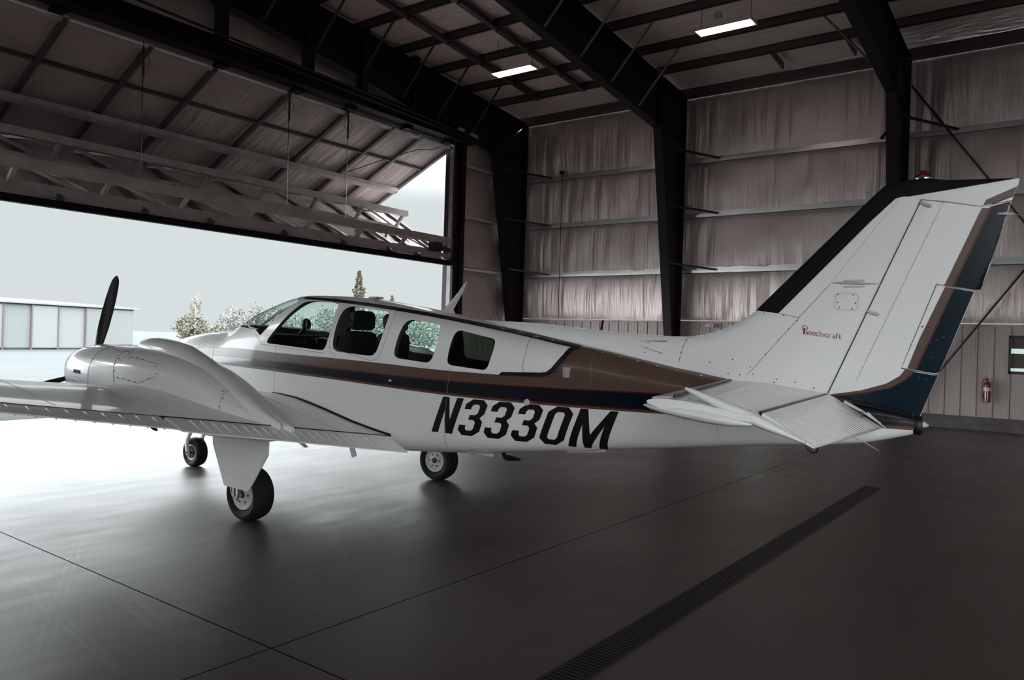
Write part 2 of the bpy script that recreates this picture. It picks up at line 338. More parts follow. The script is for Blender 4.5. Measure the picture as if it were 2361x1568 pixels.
MB().box((XW-.16, YB, 0), (XW-.02, YF, .3)).build('concrete_curb', M['curb'], wr)
for z0 in (3.80, 5.38, 6.92):
    g = MB(); g.box((XW-.2, YB, z0), (XW-.19, YF, z0+.10)); g.box((XW-.2, YB, z0+.095), (XW-.01, YF, z0+.105)); g.box((XW-.2, YB, z0), (XW-.17, YF, z0+.012))
    g.box((XW-.045, YB, z0+.09), (XW-.03, YF, z0+.19)); g.build('girt', M['galv'], wr)
MB().box((XW-.32, YB, 8.86), (XW-.04, YF, 9.08)).build('eave_strut', M['purlin'], wr)
def window(name, Y0, Y1, z0, z1, lit):
    f = MB(); X0, X1 = XW-.13, XW-.04
    f.box((X0,Y0,z0),(X1,Y0+.045,z1)); f.box((X0,Y1-.045,z0),(X1,Y1,z1)); f.box((X0,Y0,z0),(X1,Y1,z0+.045)); f.box((X0,Y0,z1-.045),(X1,Y1,z1))
    o = f.build(name, M['black']); tag(o, kind='structure')
    MB().box((XW-.075,Y0+.03,z0+.03),(XW-.07,Y1-.03,z1-.03)).build('window_pane', M['roomglass'], o)
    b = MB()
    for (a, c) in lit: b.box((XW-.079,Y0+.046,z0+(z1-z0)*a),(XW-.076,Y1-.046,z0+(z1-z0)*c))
    b.build('window_glow', M['paneglint' if name == 'window_1' else 'paneglint2'], o); return o  # glowing bars: painted daylight reflections on window_1, bright window light on window_2
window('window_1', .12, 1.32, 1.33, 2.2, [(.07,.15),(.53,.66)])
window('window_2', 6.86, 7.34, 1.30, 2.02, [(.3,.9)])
# roof insulation with sag between purlins
PX = [18.95, 17.66, 16.19, 14.77, 13.30, 11.83, 10.36, 8.89]
def ceilp(x, y):
    z = roofz(x); 
    xs = sorted(PX+[2*XR-p for p in PX])
    for a, b in zip(xs, xs[1:]):
        if a <= x <= b: z -= .06*max(0,math.sin(math.pi*(x-a)/(b-a)))**.7*(1+.4*math.sin(y*2.1+x)); break
    return (x, y, z)
ce = grid_surface('ceiling', M['ins_roof'], sorted(set(lin(XL, XW+.05, 60)+[XR]+PX+[a+(b-a)*k/8 for a, b in zip(sorted(PX), sorted(PX)[1:]) for k in range(8)])), lin(YB, YF+.05, 60), ceilp); tag(ce, kind='structure')
for p in PX+[2*XR-p for p in PX]:
    g = MB(); zt = roofz(p); g.box((p-.006, YB, zt-.2), (p+.006, YF, zt)); g.box((p-.006, YB, zt-.2), (p+.065, YF, zt-.188)); g.box((p-.065, YB, zt-.012), (p, YF, zt)); g.box((p+.055, YB, zt-.2), (p+.067, YF, zt-.175))
    g.build('purlin', M['purlin'], ce)
for Y in (11.75, 13.35):                                             # bridging channels between purlins
    g = MB()
    for a, b in zip(PX[:6], PX[1:7]): g.bar((a-.01, Y, roofz(a)-.20), (b+.07, Y, roofz(b)-.20), .16, .12)
    g.build('bridging_channel', M['purlin'], ce)
g = MB()
for Y in (4.6, 6.35):
    g.bar((19.9, Y, 9.02), (18.97, Y, 9.1), .05, .16)
g.build('bridging_channel', M['purlin'], ce)
# remaining walls
wl = grid_surface('wall_left', M['ins_wall'], lin(YB, YF, 40), lin(5.2, 9.0, 12), lambda y, z: (XL, y, z)); tag(wl, kind='structure')
for a, b in ((YB, -9.6), (-3.0, YF)): MB().box((XL-.05,a,0),(XL,b,5.2)).build('wall_section', M['wainscot'], wl)        # gap added between them, unseen behind the camera, to let light in
wb = link('wall_back', [(XL,YB,0),(XW,YB,0),(XW,YB,9.1),(XR,YB,10.3),(XL,YB,9.1)], [(0,1,2,3,4)], M['ins_wall']); tag(wb, kind='structure')
# door wall: return beside the opening and the band above it
DX0, DX1, DZ = -1.4, 17.36, 7.55
def frontp(x, z): return (x, YF+.06-pil(z)*.06, z)
wf = grid_surface('wall_front', M['ins_wall'], lin(DX1+.45, XW, 30), [0,.3,.8,1.4,2.]+wz+[9.2,9.4], frontp); tag(wf, kind='structure')
v = []; f = []
xs = sorted(lin(DX1+.45, XL, 60)+[XR])
for x in xs:
    for z in (DZ+.3, DZ+.5, 8.3, roofz(x)+.02): v.append((x, YF+.05, max(z, DZ+.31) if z != DZ+.3 else z))
for i in range(len(xs)-1):
    for j in range(3): f.append((i*4+j, (i+1)*4+j, (i+1)*4+j+1, i*4+j+1))
link('insulation_band', v, f, M['ins_wall'], wf, True)
MB().box((XL,YF,0),(DX0,YF+.1,9.2)).build('end_panel', M['wainscot'], wf)
for z0 in (3.80, 5.38, 6.92):
    g = MB(); g.box((DX1+.45, YF-.2, z0+.03), (XW, YF-.19, z0+.11)); g.box((DX1+.45, YF-.2, z0+.10), (XW, YF, z0+.11)); g.build('girt', M['galv'], wf)
jb = MB().box((DX1, YF-.12, 0), (DX1+.19, YF+.28, 9.0)).box((DX1+.26, YF-.16, 0), (DX1+.45, YF+.2, 9.2)).box((DX1+.19, YF+.0, 0), (DX1+.26, YF+.1, 9.0)).build('trim_1', M['steel']); tag(jb, kind='structure')
MB().box((DX1-.012, YF-.05, 0), (DX1-.001, YF+.1, 7.6)).build('guide_rail', M['steel_light'], jb)
hd = MB().box((DX0-.5, YF-.35, DZ+.02), (DX1+.4, YF-.34, DZ+.42)).box((DX0-.5, YF-.5, DZ+.02), (DX1+.4, YF-.1, DZ+.045)).box((DX0-.5, YF-.5, DZ+.40), (DX1+.4, YF-.1, DZ+.425))
hd = hd.build('trim_2', M['steel']); tag(hd, kind='structure')
MB().box((DX0, YF-.10, DZ-.03), (DX1, YF-.02, DZ+.06)).build('sill_flashing', M['steel_light'], hd)
for X in (3.1, 6.72, 9.4, 11.7, 13.42, 15.3): 
    MB().box((X-.1, YF-.42, DZ+.42), (X+.1, YF-.18, min(roofz(X)-.1, 9.9))).build('header_post', M['steel'], hd)
for X in (1.2, 4.6, 6.2, 9.5, 11.5, 13.15, 15.2, 16.9):
    MB().box((X-.12, YF-.3, DZ-.08), (X+.12, YF-.02, DZ+.04)).build('hinge_lug', M['steel'], hd)
g = MB().tube([(7.0, 14.62, 8.02), (17.75, 14.62, 7.72)], .028, 8); g.tube([(9.0, 14.66, 7.85), (17.6, 14.66, 7.62)], .018, 8); g.build('drive_shaft', M['darkmetal'], hd, True)
MB().bar((16.75, 14.6, 7.80), (17.0, 14.6, 7.79), .09, .07).bar((17.3, 14.6, 7.76), (17.62, 14.6, 7.74), .10, .08).build('shaft_bearing', M['galv'], hd)
# ------------------------------------------------------------------ portal frames
def ibeam(mb, inner, outer, Y, fw=.25):
    n = len(inner)
    v = [(x, Y, z) for x, z in inner]+[(x, Y, z) for x, z in outer]
    mb.add([(x, Y-.008, z) for x, _, z in v]+[(x, Y+.008, z) for x, _, z in v],
           [(i, i+1, n+i+1, n+i) for i in range(n-1)]+[(2*n+i, 3*n+i, 3*n+i+1, 2*n+i+1) for i in range(n-1)])
    for ln in (inner, outer):
        for (x0, z0), (x1, z1) in zip(ln, ln[1:]): mb.bar((x0, Y, z0), (x1, Y, z1), fw, .016, up=(z0-z1, 0, x1-x0))
def frame(Y, label, braces=(-1,)):
    t = empty('portal_frame', (0, Y, 0)); tag(t, label, 'steel frame')
    mir = lambda P: [(2*XR-x, z) for x, z in P]
    ci, co = [(20.42,0),(19.0,7.65)], [(20.6,0),(20.6,8.85)]
    ri = [(19.0,7.65),(12,8.47),(XR,8.88)]; ro = [(20.6,8.88),(12,9.62),(XR,9.93)]
    for s in (0, 1):
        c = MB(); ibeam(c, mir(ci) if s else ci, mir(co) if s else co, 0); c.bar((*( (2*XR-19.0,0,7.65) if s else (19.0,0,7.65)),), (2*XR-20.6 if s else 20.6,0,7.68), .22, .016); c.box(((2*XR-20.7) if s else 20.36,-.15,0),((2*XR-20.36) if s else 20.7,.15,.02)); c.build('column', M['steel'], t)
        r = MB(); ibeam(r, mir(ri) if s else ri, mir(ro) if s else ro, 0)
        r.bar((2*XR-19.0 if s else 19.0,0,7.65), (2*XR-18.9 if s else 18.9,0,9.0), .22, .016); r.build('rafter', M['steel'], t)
    for X in (17.66, 16.19, 14.77, 13.30, 11.83, 10.36, 8.89):
        if Y < 5 and X != 17.66: continue
        zb = interp([(19,7.65),(12,8.47),(2,9.66)], X)
        for sg in braces:
            MB().bar((X, sg*.11, zb+.06), (X+.02, sg*1.2, roofz(X)-.17), .05, .012).bar((X+.02, sg*.11, zb+.06), (X+.04, sg*1.2, roofz(X)-.17), .012, .05).build('flange_brace', M['steel_light'] if Y < 12 else M['purlin'], t)
    for z0 in (3.86, 5.44, 6.98):
        xi = 20.42-z0*.1856
        for sg in (-1, 1): MB().bar((xi+.03 if sg < 0 else XW-.5, sg*.13, z0+(.16 if sg < 0 else .34)), (XW-.22, sg*(1.15 if sg < 0 else .5), z0+.03), .06, .05).build('fly_brace', M['darkmetal'], t)
    return t
frame(15.0, 'dark steel portal frame standing right beside the open hangar door')
frame(9.4, 'tapered dark steel portal frame in the middle of the long insulated wall')
frame(3.6, 'black steel portal frame rising directly behind the tail fin', (1,))
t = empty('wall_bracing', (20.6, 0, 0)); tag(t, 'crossed dark steel bracing rods behind the tail fin', 'bracing')
MB().tube([(0, 3.45, 8.2), (0, -2.1, .05)], .022, 8).build('bracing_rod', M['darkmetal'], t, True); MB().tube([(-.03, 3.5, .1), (-.03, -2.1, 8.3)], .022, 8).build('bracing_rod', M['darkmetal'], t, True)
c = MB().tube([(XW-.23, 13.46, 7.15), (XW-.23, 13.45, 2.45)], .012, 6); c.box((XW-.28, 13.40, 7.08), (XW-.2, 13.52, 7.2)); c = c.build('wall_conduit', M['darkmetal']); tag(c, 'thin vertical conduit running down the wall girts near the door corner', 'conduit')
# ------------------------------------------------------------------ folded hangar door
door = empty('door_1', (0, YF, 0)); tag(door, kind='structure')
D0 = Vector((0, YF, 0))
HG = Vector((0, 18.68, 6.0)); T0 = Vector((0, 15.3, 7.55)); B0 = Vector((0, 15.24, 4.0))
uU = (HG-T0).normalized(); lU = (HG-T0).length; nU = Vector((0, uU.z, -uU.y)); 
uL = (HG-B0).normalized(); lL = (HG-B0).length; nL = Vector((0, -uL.z, uL.y))
def PU(x, d, o=0): return T0+uU*d+nU*o+Vector((x,0,0))-D0
def PL(x, d, o=0): return B0+uL*d+nL*o+Vector((x,0,0))-D0
DR = 17.3
VX = [17.26, 15.94, 14.82, 13.2, 11.39, 9.45, 8.0, 6.39, 4.75, 3.1, 1.5, .1, -1.35]
def cell(x, d, rows):
    px = 0
    for a, b in zip(VX[::-1], VX[::-1][1:]):
        if a <= x <= b: px = math.sin(math.pi*(x-a)/(b-a)) if b > a else 0
    pd = 0
    for a, b in zip(rows, rows[1:]):
        if a <= d <= b: pd = math.sin(math.pi*(d-a)/(b-a))
    return max(px,0)**.4*max(pd,0)**.4
xg = sorted(set(sum([[a+(b-a)*k/10 for k in range(11)] for a, b in zip(VX[::-1], VX[::-1][1:])], []))); xg[-1] = DR
rowsU = [0, 1.32, 2.55, lU]; rowsL = [0, .95, 1.95, 2.95, lL]
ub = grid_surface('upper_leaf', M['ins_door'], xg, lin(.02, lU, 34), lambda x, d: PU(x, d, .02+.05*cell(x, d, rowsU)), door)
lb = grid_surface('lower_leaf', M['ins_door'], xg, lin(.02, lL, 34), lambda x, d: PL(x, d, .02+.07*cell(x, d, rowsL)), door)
o = MB(); o.bar(PU(DX0,lU/2,-.03), PU(DR,lU/2,-.03), lU, .04, up=nU); o.build('outer_sheet', M['shed2'], door)
o = MB(); o.bar(PL(DX0,lL/2,-.03), PL(DR,lL/2,-.03), lL, .04, up=nL); o.build('outer_sheet', M['shed2'], door)
for x in VX:
    MB().bar(PU(x,0,.10), PU(x,lU,.10), .10, .10, up=nU).build('upper_rail', M['doorrail'] if x < 15 else M['steel_light'], door)
    MB().bar(PL(x,0,.08), PL(x,lL,.08), .08, .10, up=nL).build('lower_rail', M['doorrail'], door)
for d, wd in ((1.32,.06),(2.55,.10),(3.62,.10)): MB().bar(PU(DX0,d,.09), PU(DR,d,.09), wd, .08, up=nU).build('cross_rail', M['truss'] if d > 2 else M['doorrail'], door)
MB().bar(PU(DX0,.07,.10), PU(DR,.07,.10), .1, .05, up=nU).build('top_rail', M['truss'], door)
MB().bar(PU(DX0,2.3,.36), PU(16.95,2.3,.36), .16, .14, up=nU).build('spreader_tube', M['truss'], door)
for x in VX: MB().bar(PU(min(x,16.9),2.5,.12), PU(min(x,16.9),2.32,.34), .07, .07, up=(1,0,0)).build('bracket', M['doorrail'], door)
def truss(name, pa, pb, xr, wa, wb, step, n0=0):
    e = MB(); e.bar(pa(DX0), pa(xr), wa, wa, up=(0,0,1)); e.build(name+'_chord', M['truss'], door)
    e = MB(); e.bar(pb(DX0), pb(xr), wb, wb, up=(0,0,1)); e.build(name+'_chord', M['truss'], door)
    x = xr-.1; k = n0
    while x > DX0+step:
        MB().bar(pa(x), pb(x), .09, .07, up=(1,0,0)).build(name+'_post', M['truss'], door)
        MB().bar(pb(x-step), pa(x), .06, .06, up=(1,0,0)).build(name+'_diagonal', M['truss'], door)
        x -= step; k += 1
truss('bottom_truss', lambda x: PL(x,.28,.10), lambda x: PL(x,.10,.62), 17.0, .21, .19, 1.62)
truss('middle_truss', lambda x: PL(x,1.95,.10), lambda x: PL(x,1.84,.62), 16.7, .12, .16, 1.62)
MB().bar(PL(DX0,.0,-.02), PL(DR,.0,-.02), .14, .14).build('bottom_seal', M['bootblk'], door)
def lace(pa, pb, xr, step, nm):
    x = xr-.1
    while x > DX0+step:
        MB().bar(pa(x), pb(x-step*.5), .05, .05, up=(1,0,0)).build(nm, M['truss'], door); x -= step
lace(lambda x: PL(x,.12,.60), lambda x: PL(x,1.2,.08), 17.0, 1.62, 'lacing_bar'); lace(lambda x: PL(x,1.84,.60), lambda x: PL(x,2.95,.08), 16.7, 1.62, 'lacing_bar')
lace(lambda x: PL(x,.3,.12), lambda x: PL(x,1.9,.12), 17.0, 1.62, 'lacing_bar')
mt = MB().box((16.3,-.35,4.25),(16.62,-.1,4.5)).tube([(16.6,-.22,4.38),(17.1,-.2,4.33)], .07, 10).build('latch_motor', M['black'], door)
for X, zb in ((7.8,4.9),(11.31,4.8),(13.12,4.75)):
    c = MB().tube([(X,-.15,7.5),(X+.03,-.12,zb)], .009, 6); c.tube([(X,-.15,7.35),(X+.01,-.15,6.75)], .024, 8)
    c.tube([(X,-.15,7.2)]+[(X-.14*math.sin(a),-.15,7.1+.14*math.cos(a)) for a in lin(0,6,12)], .006, 5); c.build('lift_cable', M['black'], door, True)
MB().tube([(16.9,.1,7.4),(16.6,.15,7.25),(16.2,.3,7.2),(15.6,.9,6.9),(14.9,1.9,6.45)], .012, 6).build('air_hose', M['black'], door, True)
for X in (9.3, 12.6, 14.6): MB().box((X,-.1,4.42),(X+.05,-.06,4.55)).build('tag', M['yellow'], door)
# ------------------------------------------------------------------ lamps
def fixture(X, Y0, z, label):
    t = empty('fluorescent_lamp', (X, Y0+.61, z)); tag(t, label, 'ceiling lamp', 'hanging twin tube lamps')
    r = MB()
    for s in (-1, 1): r.bar((s*.095,-.62,.045), (s*.095,.62,.045), .19, .008, up=(s*.35,0,1))
    r.box((-.04,-.62,.045),(.04,.62,.09)); r.box((-.19,-.63,0),(.19,-.615,.07)); r.box((-.19,.615,0),(.19,.63,.07)); r.build('reflector', M['fixture'], t)
    for s in (-1, 1): MB().tube([(s*.085,-.59,.0),(s*.085,.59,.0)], .019, 10).build('tube', M['tube'], t, True)
    for yy in (-.55,.55): MB().tube([(0,yy,.09),(0,yy,roofz(X)-z-.03)], .006, 5).build('hanger', M['darkmetal'], t, True)
    return t
fixture(15.9, 5.72, 8.6, 'lit twin tube ceiling lamp, nearest the tail fin')
fixture(15.67, 11.2, 8.6, 'lit twin tube ceiling lamp, nearest the open door')
jbx = MB().box((16.12,6.55,8.98),(16.26,6.69,9.12)).build('junction_box', M['galv']); tag(jbx, 'small grey junction box on a purlin above the lamp', 'box')
# ------------------------------------------------------------------ wall items
t = empty('fire_extinguisher', (XW-.245, 1.70, .66)); tag(t, 'red fire extinguisher hanging on the ribbed wall beside the window', 'fire extinguisher')
MB().lathe([(0,.0),(0,.06),(.015,.072),(.40,.072),(.44,.06),(.47,.028),(.49,.026),(.49,0)], (0,0,0), 'z', 24).build('cylinder', M['red'], t, True)
MB().lathe([(.26,.0735),(.34,.0735)], (0,0,0), 'z', 24).build('label_band', M['label'], t, True)
MB().box((-.03,-.025,.49),(.03,.025,.545)).box((-.09,-.012,.545),(.07,.012,.56)).bar((.05,0,.58),(-.1,0,.60),.02,.012).build('valve', M['chrome'], t)
MB().tube([(0,.03,.53),(0,.075,.52),(0,.10,.45),(0,.10,.30),(0,.09,.16)], .010, 8).tube([(0,.09,.18),(0,.085,.08)], .018, 8).build('hose', M['black'], t, True)
MB().box((.06,-.02,.2),(.15,.02,.5)).build('bracket', M['steel_light'], t)
t = empty('security_camera', (XW-.2, 8.41, 2.33)); tag(t, 'small pale security camera on the wall above the rear fuselage', 'security camera')
MB().bar((.1,.12,0),(-.06,-.08,0),.10,.10).build('housing', M['whiteplastic'], t, bev=.01)
MB().lathe([(0,.055),(.012,.055),(.012,.03),(.0,.03)], (-.075,-.1,0), 'x', 20).build('lens_ring', M['rim'], t, True); MB().lathe([(-.002,0),(-.002,.03),(.01,.03),(.01,0)], (-.075,-.1,0), 'x', 16).build('lens', M['black'], t, True)
MB().bar((.13,.12,0),(.05,.06,0),.05,.05).build('mount', M['whiteplastic'], t)
# trench drain
t = empty('trench_drain', (0,2.11,0)); tag(t, 'long dark slotted trench drain crossing the floor toward the tail', 'floor drain')
MB().box((-3,-.105,.0),(10.72,-.09,.004)).box((-3,.09,.0),(10.72,.105,.004)).box((10.70,-.105,0),(10.72,.105,.004)).build('frame', M['darkmetal'], t)
MB().box((-3,-.09,.0),(10.70,.09,.001)).build('channel', M['bootblk'], t)
g = MB(); x = 0.5
while x < 10.68: g.box((x,-.088,.0012),(x+.017,.088,.0036)); x += .036
g.build('grate', M['darkmetal'], t)
# ------------------------------------------------------------------ outside the door
t = empty('hangar_shed', (32.25, 62.95, 0), math.radians(15.35)); tag(t, 'long low pale corrugated shed across the apron', 'building')
MB().box((-32,0,0),(0,12,3.25)).build('wall', M['shed'], t)
MB().add([(-32.3,-.35,3.25),(.35,-.35,3.25),(.35,12.3,3.25),(-32.3,12.3,3.25),(-32.3,-.35,3.36),(.35,-.35,3.36),(.35,12.3,4.0),(-32.3,12.3,4.0)],[(0,1,2,3),(4,5,6,7),(0,1,5,4),(1,2,6,5),(2,3,7,6),(3,0,4,7)]).build('roof', M['shed2'], t)
ed = [-.15,-4.6,-6.9,-9.0,-11.1,-13.3,-15.6,-18,-20.4]
for i, (a, b) in enumerate(zip(ed, ed[1:])):
    MB().box((b+.06,-.12 if i % 2 else -.2,.1),(a-.06,-.02,3.15)).build('sliding_door', M['shed2'] if i % 3 else M['shed'], t)
    MB().box((b-.05,-.24,0),(b+.05,-.02,3.2)).build('door_post', M['rust'], t)
t = empty('chain_link_fence', (78, 116, 0), math.radians(-41)); tag(t, 'chain link fence along the far edge of the airfield', 'fence')
for i in range(22): MB().tube([(i*3.2-8,0,0),(i*3.2-8,0,2.3)], .04, 6).build('fence_post', M['steel_light'], t)
g = MB().tube([(-8,0,2.25),(60,0,2.25)], .025, 5); x = -8
while x < 60: g.tube([(x,0,.05),(x+1.1,0,2.2)], .006, 3, cap=False).tube([(x+1.1,0,.05),(x,0,2.2)], .006, 3, cap=False); x += .28
g.build('fence_mesh', M['galv'], t)
def crown(mb, c, rad, n, ls, rnd, shape='ball'):
    for _ in range(n):
        if shape == 'ball':
            a, b, r = rnd.uniform(0,6.283), math.acos(rnd.uniform(-1,1)), rnd.uniform(.45,1)**.5*(1+.18*math.sin(3*rnd.random()*6))
            p = Vector((c[0]+rad[0]*r*math.sin(b)*math.cos(a), c[1]+rad[1]*r*math.sin(b)*math.sin(a), c[2]+rad[2]*r*math.cos(b)))
        else:
            h = rnd.random()**1.2; a = rnd.uniform(0,6.283); tier = .55+.45*abs(math.sin(h*19)); r = (1-h)*rad[0]*tier*rnd.uniform(.2,1.0)+.1
            p = Vector((c[0]+r*math.cos(a), c[1]+r*math.sin(a), c[2]+h*rad[2]-.25*r))
        u = Vector((rnd.gauss(0,1),rnd.gauss(0,1),rnd.gauss(0,1))).normalized()*ls; v_ = u.cross(Vector((rnd.gauss(0,1),rnd.gauss(0,1),rnd.gauss(0,1)))).normalized()*ls*.6
        mb.add([p-u, p+v_, p+u, p-v_], [(0,1,2,3)])
def tree(name, x, y, h, wd, leaf, label, kind='ball', dens=900, seed=1, base=.25, ls=.17):
    rnd = random.Random(seed); t = empty(name, (x, y, 0)); tag(t, label, 'tree' if 'tree' in name else 'bush')
    tr = MB()
    if 'tree' in name:
        tr.tube([(0,0,0),(.05,.02,h*.5),(0,.05,h*.93)], [h*.022,h*.014,h*.004], 7)
        for k in range(14 if kind != 'cone' else 0):
            z = h*(base+.6*k/14); a = k*2.4; L = wd*.42*(1-.5*k/14); tr.tube([(0,0,z),(L*.5*math.cos(a),L*.5*math.sin(a),z+.3*L),(L*math.cos(a),L*math.sin(a),z+.75*L)], [h*.007,h*.005,.01], 4)
        tr.build('trunk', M['bark'], t)
    cr_ = MB()
    if kind == 'cone': crown(cr_, (0,0,h*.12), (wd*.5,wd*.5,h*.88), dens, ls, rnd, 'cone')
    else:
        for k in range(7):
            a = rnd.uniform(0,6.28); crown(cr_, (wd*.22*math.cos(a), wd*.22*math.sin(a), h*(base+.12+.5*rnd.random()*(1-base))), (wd*.3,wd*.3,h*.25), dens//7, ls, rnd)
        crown(cr_, (0,0,h*(1+base)/2), (wd*.36,wd*.36,h*(1-base)/2), dens//2, ls, rnd)
    cr_.build('foliage', leaf, t)
Y_, P_, G_, N_ = M['leaf_yellow'], M['leaf_pale'], M['leaf_green'], M['leaf_pine']
tree('leafy_bush', 52.6, 88.5, 3.9, 4.4, Y_, 'yellow green bush, leftmost beyond the aircraft nose', dens=1300, seed=2, base=0)
tree('leafy_bush', 56.8, 89.5, 2.6, 3.0, Y_, 'low olive bush right of the yellow green bush', dens=800, seed=12, base=0)
tree('bare_tree', 66.8, 111.3, 6.2, 2.2, N_, 'thin bare tree standing above the yellow green bush', dens=90, seed=3, base=.6)
tree('budding_tree', 64.3, 97.9, 5.4, 4.2, P_, 'pale budding tree, left one of the pair before the windshield', dens=520, seed=4)
tree('budding_tree', 71.6, 102.8, 6.0, 3.4, P_, 'pale budding tree, middle one just before the windshield', dens=420, seed=5)
tree('budding_tree', 68.0, 93.2, 5.6, 3.8, P_, 'pale budding tree, right one touching the windshield outline', dens=480, seed=6)
tree('leafy_tree', 64.2, 83.0, 4.6, 7.0, G_, 'green leafy tree seen low through the front side window', dens=1500, seed=7, base=.02)
tree('leafy_tree', 76.8, 90.4, 6.3, 8.0, G_, 'tall rounded green tree seen through the front side window', dens=1900, seed=8, base=.02)
tree('leafy_tree', 67.0, 72.5, 5.4, 7.0, G_, 'green tree seen through the second side window', dens=1700, seed=9, base=.02)
tree('conifer_tree', 75.1, 83.3, 10.9, 6.4, N_, 'tall brown green conifer rising above the cabin roof', 'cone', 1300, 10, ls=.26)
tree('conifer_tree', 78.0, 79.5, 7.6, 3.4, N_, 'short conifer tip peeking over the roof beside the tall one', 'cone', 500, 11)
tree('leafy_bush', 65.3, 62.1, 4.1, 9.0, G_, 'wide green bush seen through the third side window', dens=1900, seed=13, base=0)
tree('leafy_bush', 86.0, 81.5, 5.0, 10.0, G_, 'green hedge bush behind the third side window', dens=1700, seed=14, base=0)
tree('leafy_bush', 75.6, 107., 3.4, 6.0, P_, 'pale low bush beyond the aircraft nose cowling', dens=700, seed=15, base=0)
# ------------------------------------------------------------------ twin engine aeroplane (local axes: +x nose, +y left wing, +z up)
FT=[ # s, halfwidth, ztop, zbot, zc
(3.62,.03,1.30,1.18,1.24),(3.55,.14,1.40,1.08,1.24),(3.4,.25,1.50,.98,1.24),(3.17,.34,1.61,.86,1.24),(2.8,.43,1.69,.76,1.25),(2.36,.49,1.74,.68,1.26),
(2.02,.525,1.765,.64,1.27),(1.76,.55,1.80,.62,1.28),(1.39,.57,1.985,.60,1.29),(1.02,.58,2.112,.59,1.30),(.84,.58,2.158,.59,1.30),(.66,.58,2.176,.59,1.30),
(.25,.58,2.168,.59,1.30),(-.21,.58,2.138,.595,1.30),(-.64,.575,2.085,.61,1.30),(-1.1,.56,2.012,.635,1.29),(-1.59,.53,1.935,.675,1.28),(-2.35,.46,1.80,.755,1.27),
(-3.02,.38,1.69,.84,1.27),(-3.63,.30,1.575,.915,1.26),(-4.29,.21,1.475,1.00,1.25),(-4.75,.15,1.42,1.05,1.25),(-5.0,.115,1.385,1.085,1.25),(-5.21,.085,1.35,1.14,1.25),(-5.37,.06,1.30,1.19,1.245)]
def _mono(tab,k):
    xs=[r[0] for r in tab][::-1]; ys=[r[k] for r in tab][::-1]
    n=len(xs); d=[(ys[i+1]-ys[i])/(xs[i+1]-xs[i]) for i in range(n-1)]
    m=[d[0]]+[0 if d[i-1]*d[i]<=0 else 2*d[i-1]*d[i]/(d[i-1]+d[i]) for i in range(1,n-1)]+[d[-1]]
    return xs,ys,m
_FM=[_mono(FT,k) for k in (1,2,3,4)]
def _ev(mm,x):
    xs,ys,m=mm
    if x<=xs[0]: return ys[0]
    if x>=xs[-1]: return ys[-1]
    lo,hi=0,len(xs)-1
    while hi-lo>1:
        c=(lo+hi)//2
        if xs[c]<=x: lo=c
        else: hi=c
    h=xs[hi]-xs[lo]; t=(x-xs[lo])/h
    return (ys[lo]*(2*t**3-3*t*t+1)+h*m[lo]*(t**3-2*t*t+t)+ys[hi]*(-2*t**3+3*t*t)+h*m[hi]*(t**3-t*t))
def fpar(s): return [_ev(m,s) for m in _FM]
def fexp(s):
    k=min(1,max(0,(s+5.4)/2.5)); j=min(1,max(0,(3.6-s)/1.6))
    return 2.1+.8*k*j, 2.2+(1.0+1.8*min(1,max(0,(.6-s)/1.6)))*k*j
def fus(s,z):
    """half width of the fuselage at (s,z)"""
    w,zt,zb,zc=fpar(s); nu,nl=fexp(s)
    q,n=((z-zc)/(zt-zc),nu) if z>=zc else ((zc-z)/(zc-zb),nl)
    if q>=1: return 0.0
    return w*(1-q**n)**(1/n)
AP = empty('airplane', (5.70, 6.25, 0), math.radians(93.0)); tag(AP, 'white twin propeller airplane with tan and navy stripes and tall swept fin', 'airplane')
def fus_n(s, t, z):
    def G(s, t, z):
        w_, zt, zb, zc = fpar(s); nu, nl = fexp(s)
        return (abs(t)/w_)**(nu if z >= zc else nl)+(((z-zc)/(zt-zc))**nu if z >= zc else ((zc-z)/(zc-zb))**nl)
    e = 1e-3; g0 = G(s,t,z)
    n = Vector((G(min(s+e,3.62),t,z)-G(s-e,t,z), G(s,t+e,z)-G(s,t-e,z), G(s,t,z+e)-G(s,t,z-e)))
    return n.normalized() if n.length > 1e-9 else Vector((1,0,0))
def fring(s, inset=0, floor_=0, n=168):
    w_, zt, zb, zc = fpar(s); nu, nl = fexp(s); w_ -= inset; zt -= inset; zb += inset+floor_; out = []
    for k in range(n):
        a = 2*math.pi*k/n+1e-4; c, si = math.cos(a), math.sin(a); e = 2/(nu if si >= 0 else nl)
        y = w_*math.copysign(abs(c)**e, c); z = zc+((zt-zc) if si >= 0 else (zc-zb))*math.copysign(abs(si)**e, si); out.append((s, y, z))
    return out
def apply_mods(o):
    dg = bpy.context.evaluated_depsgraph_get(); me = bpy.data.meshes.new_from_object(o.evaluated_get(dg)); o.modifiers.clear(); old = o.data; o.data = me; return o
def prism(poly, y0, y1, mi=1):
    n = len(poly); mb = MB(); mb.add([(a,y0,b) for a,b in poly]+[(a,y1,b) for a,b in poly], [tuple(range(n)), tuple(range(2*n-1,n-1,-1))]+[(i,n+i,n+(i+1)%n,(i+1)%n) for i in range(n)], mi); return mb
def smooth_poly(P, k=3):
    n = len(P); out = []
    for i in range(n):
        p0,p1,p2,p3 = (Vector(P[(i+j-1)%n]) for j in range(4))
        for q in range(k):
            t = q/k; out.append(tuple(.5*((2*p1)+(-p0+p2)*t+(2*p0-5*p1+4*p2-p3)*t*t+(-p0+3*p1-3*p2+p3)*t**3)))
    return out
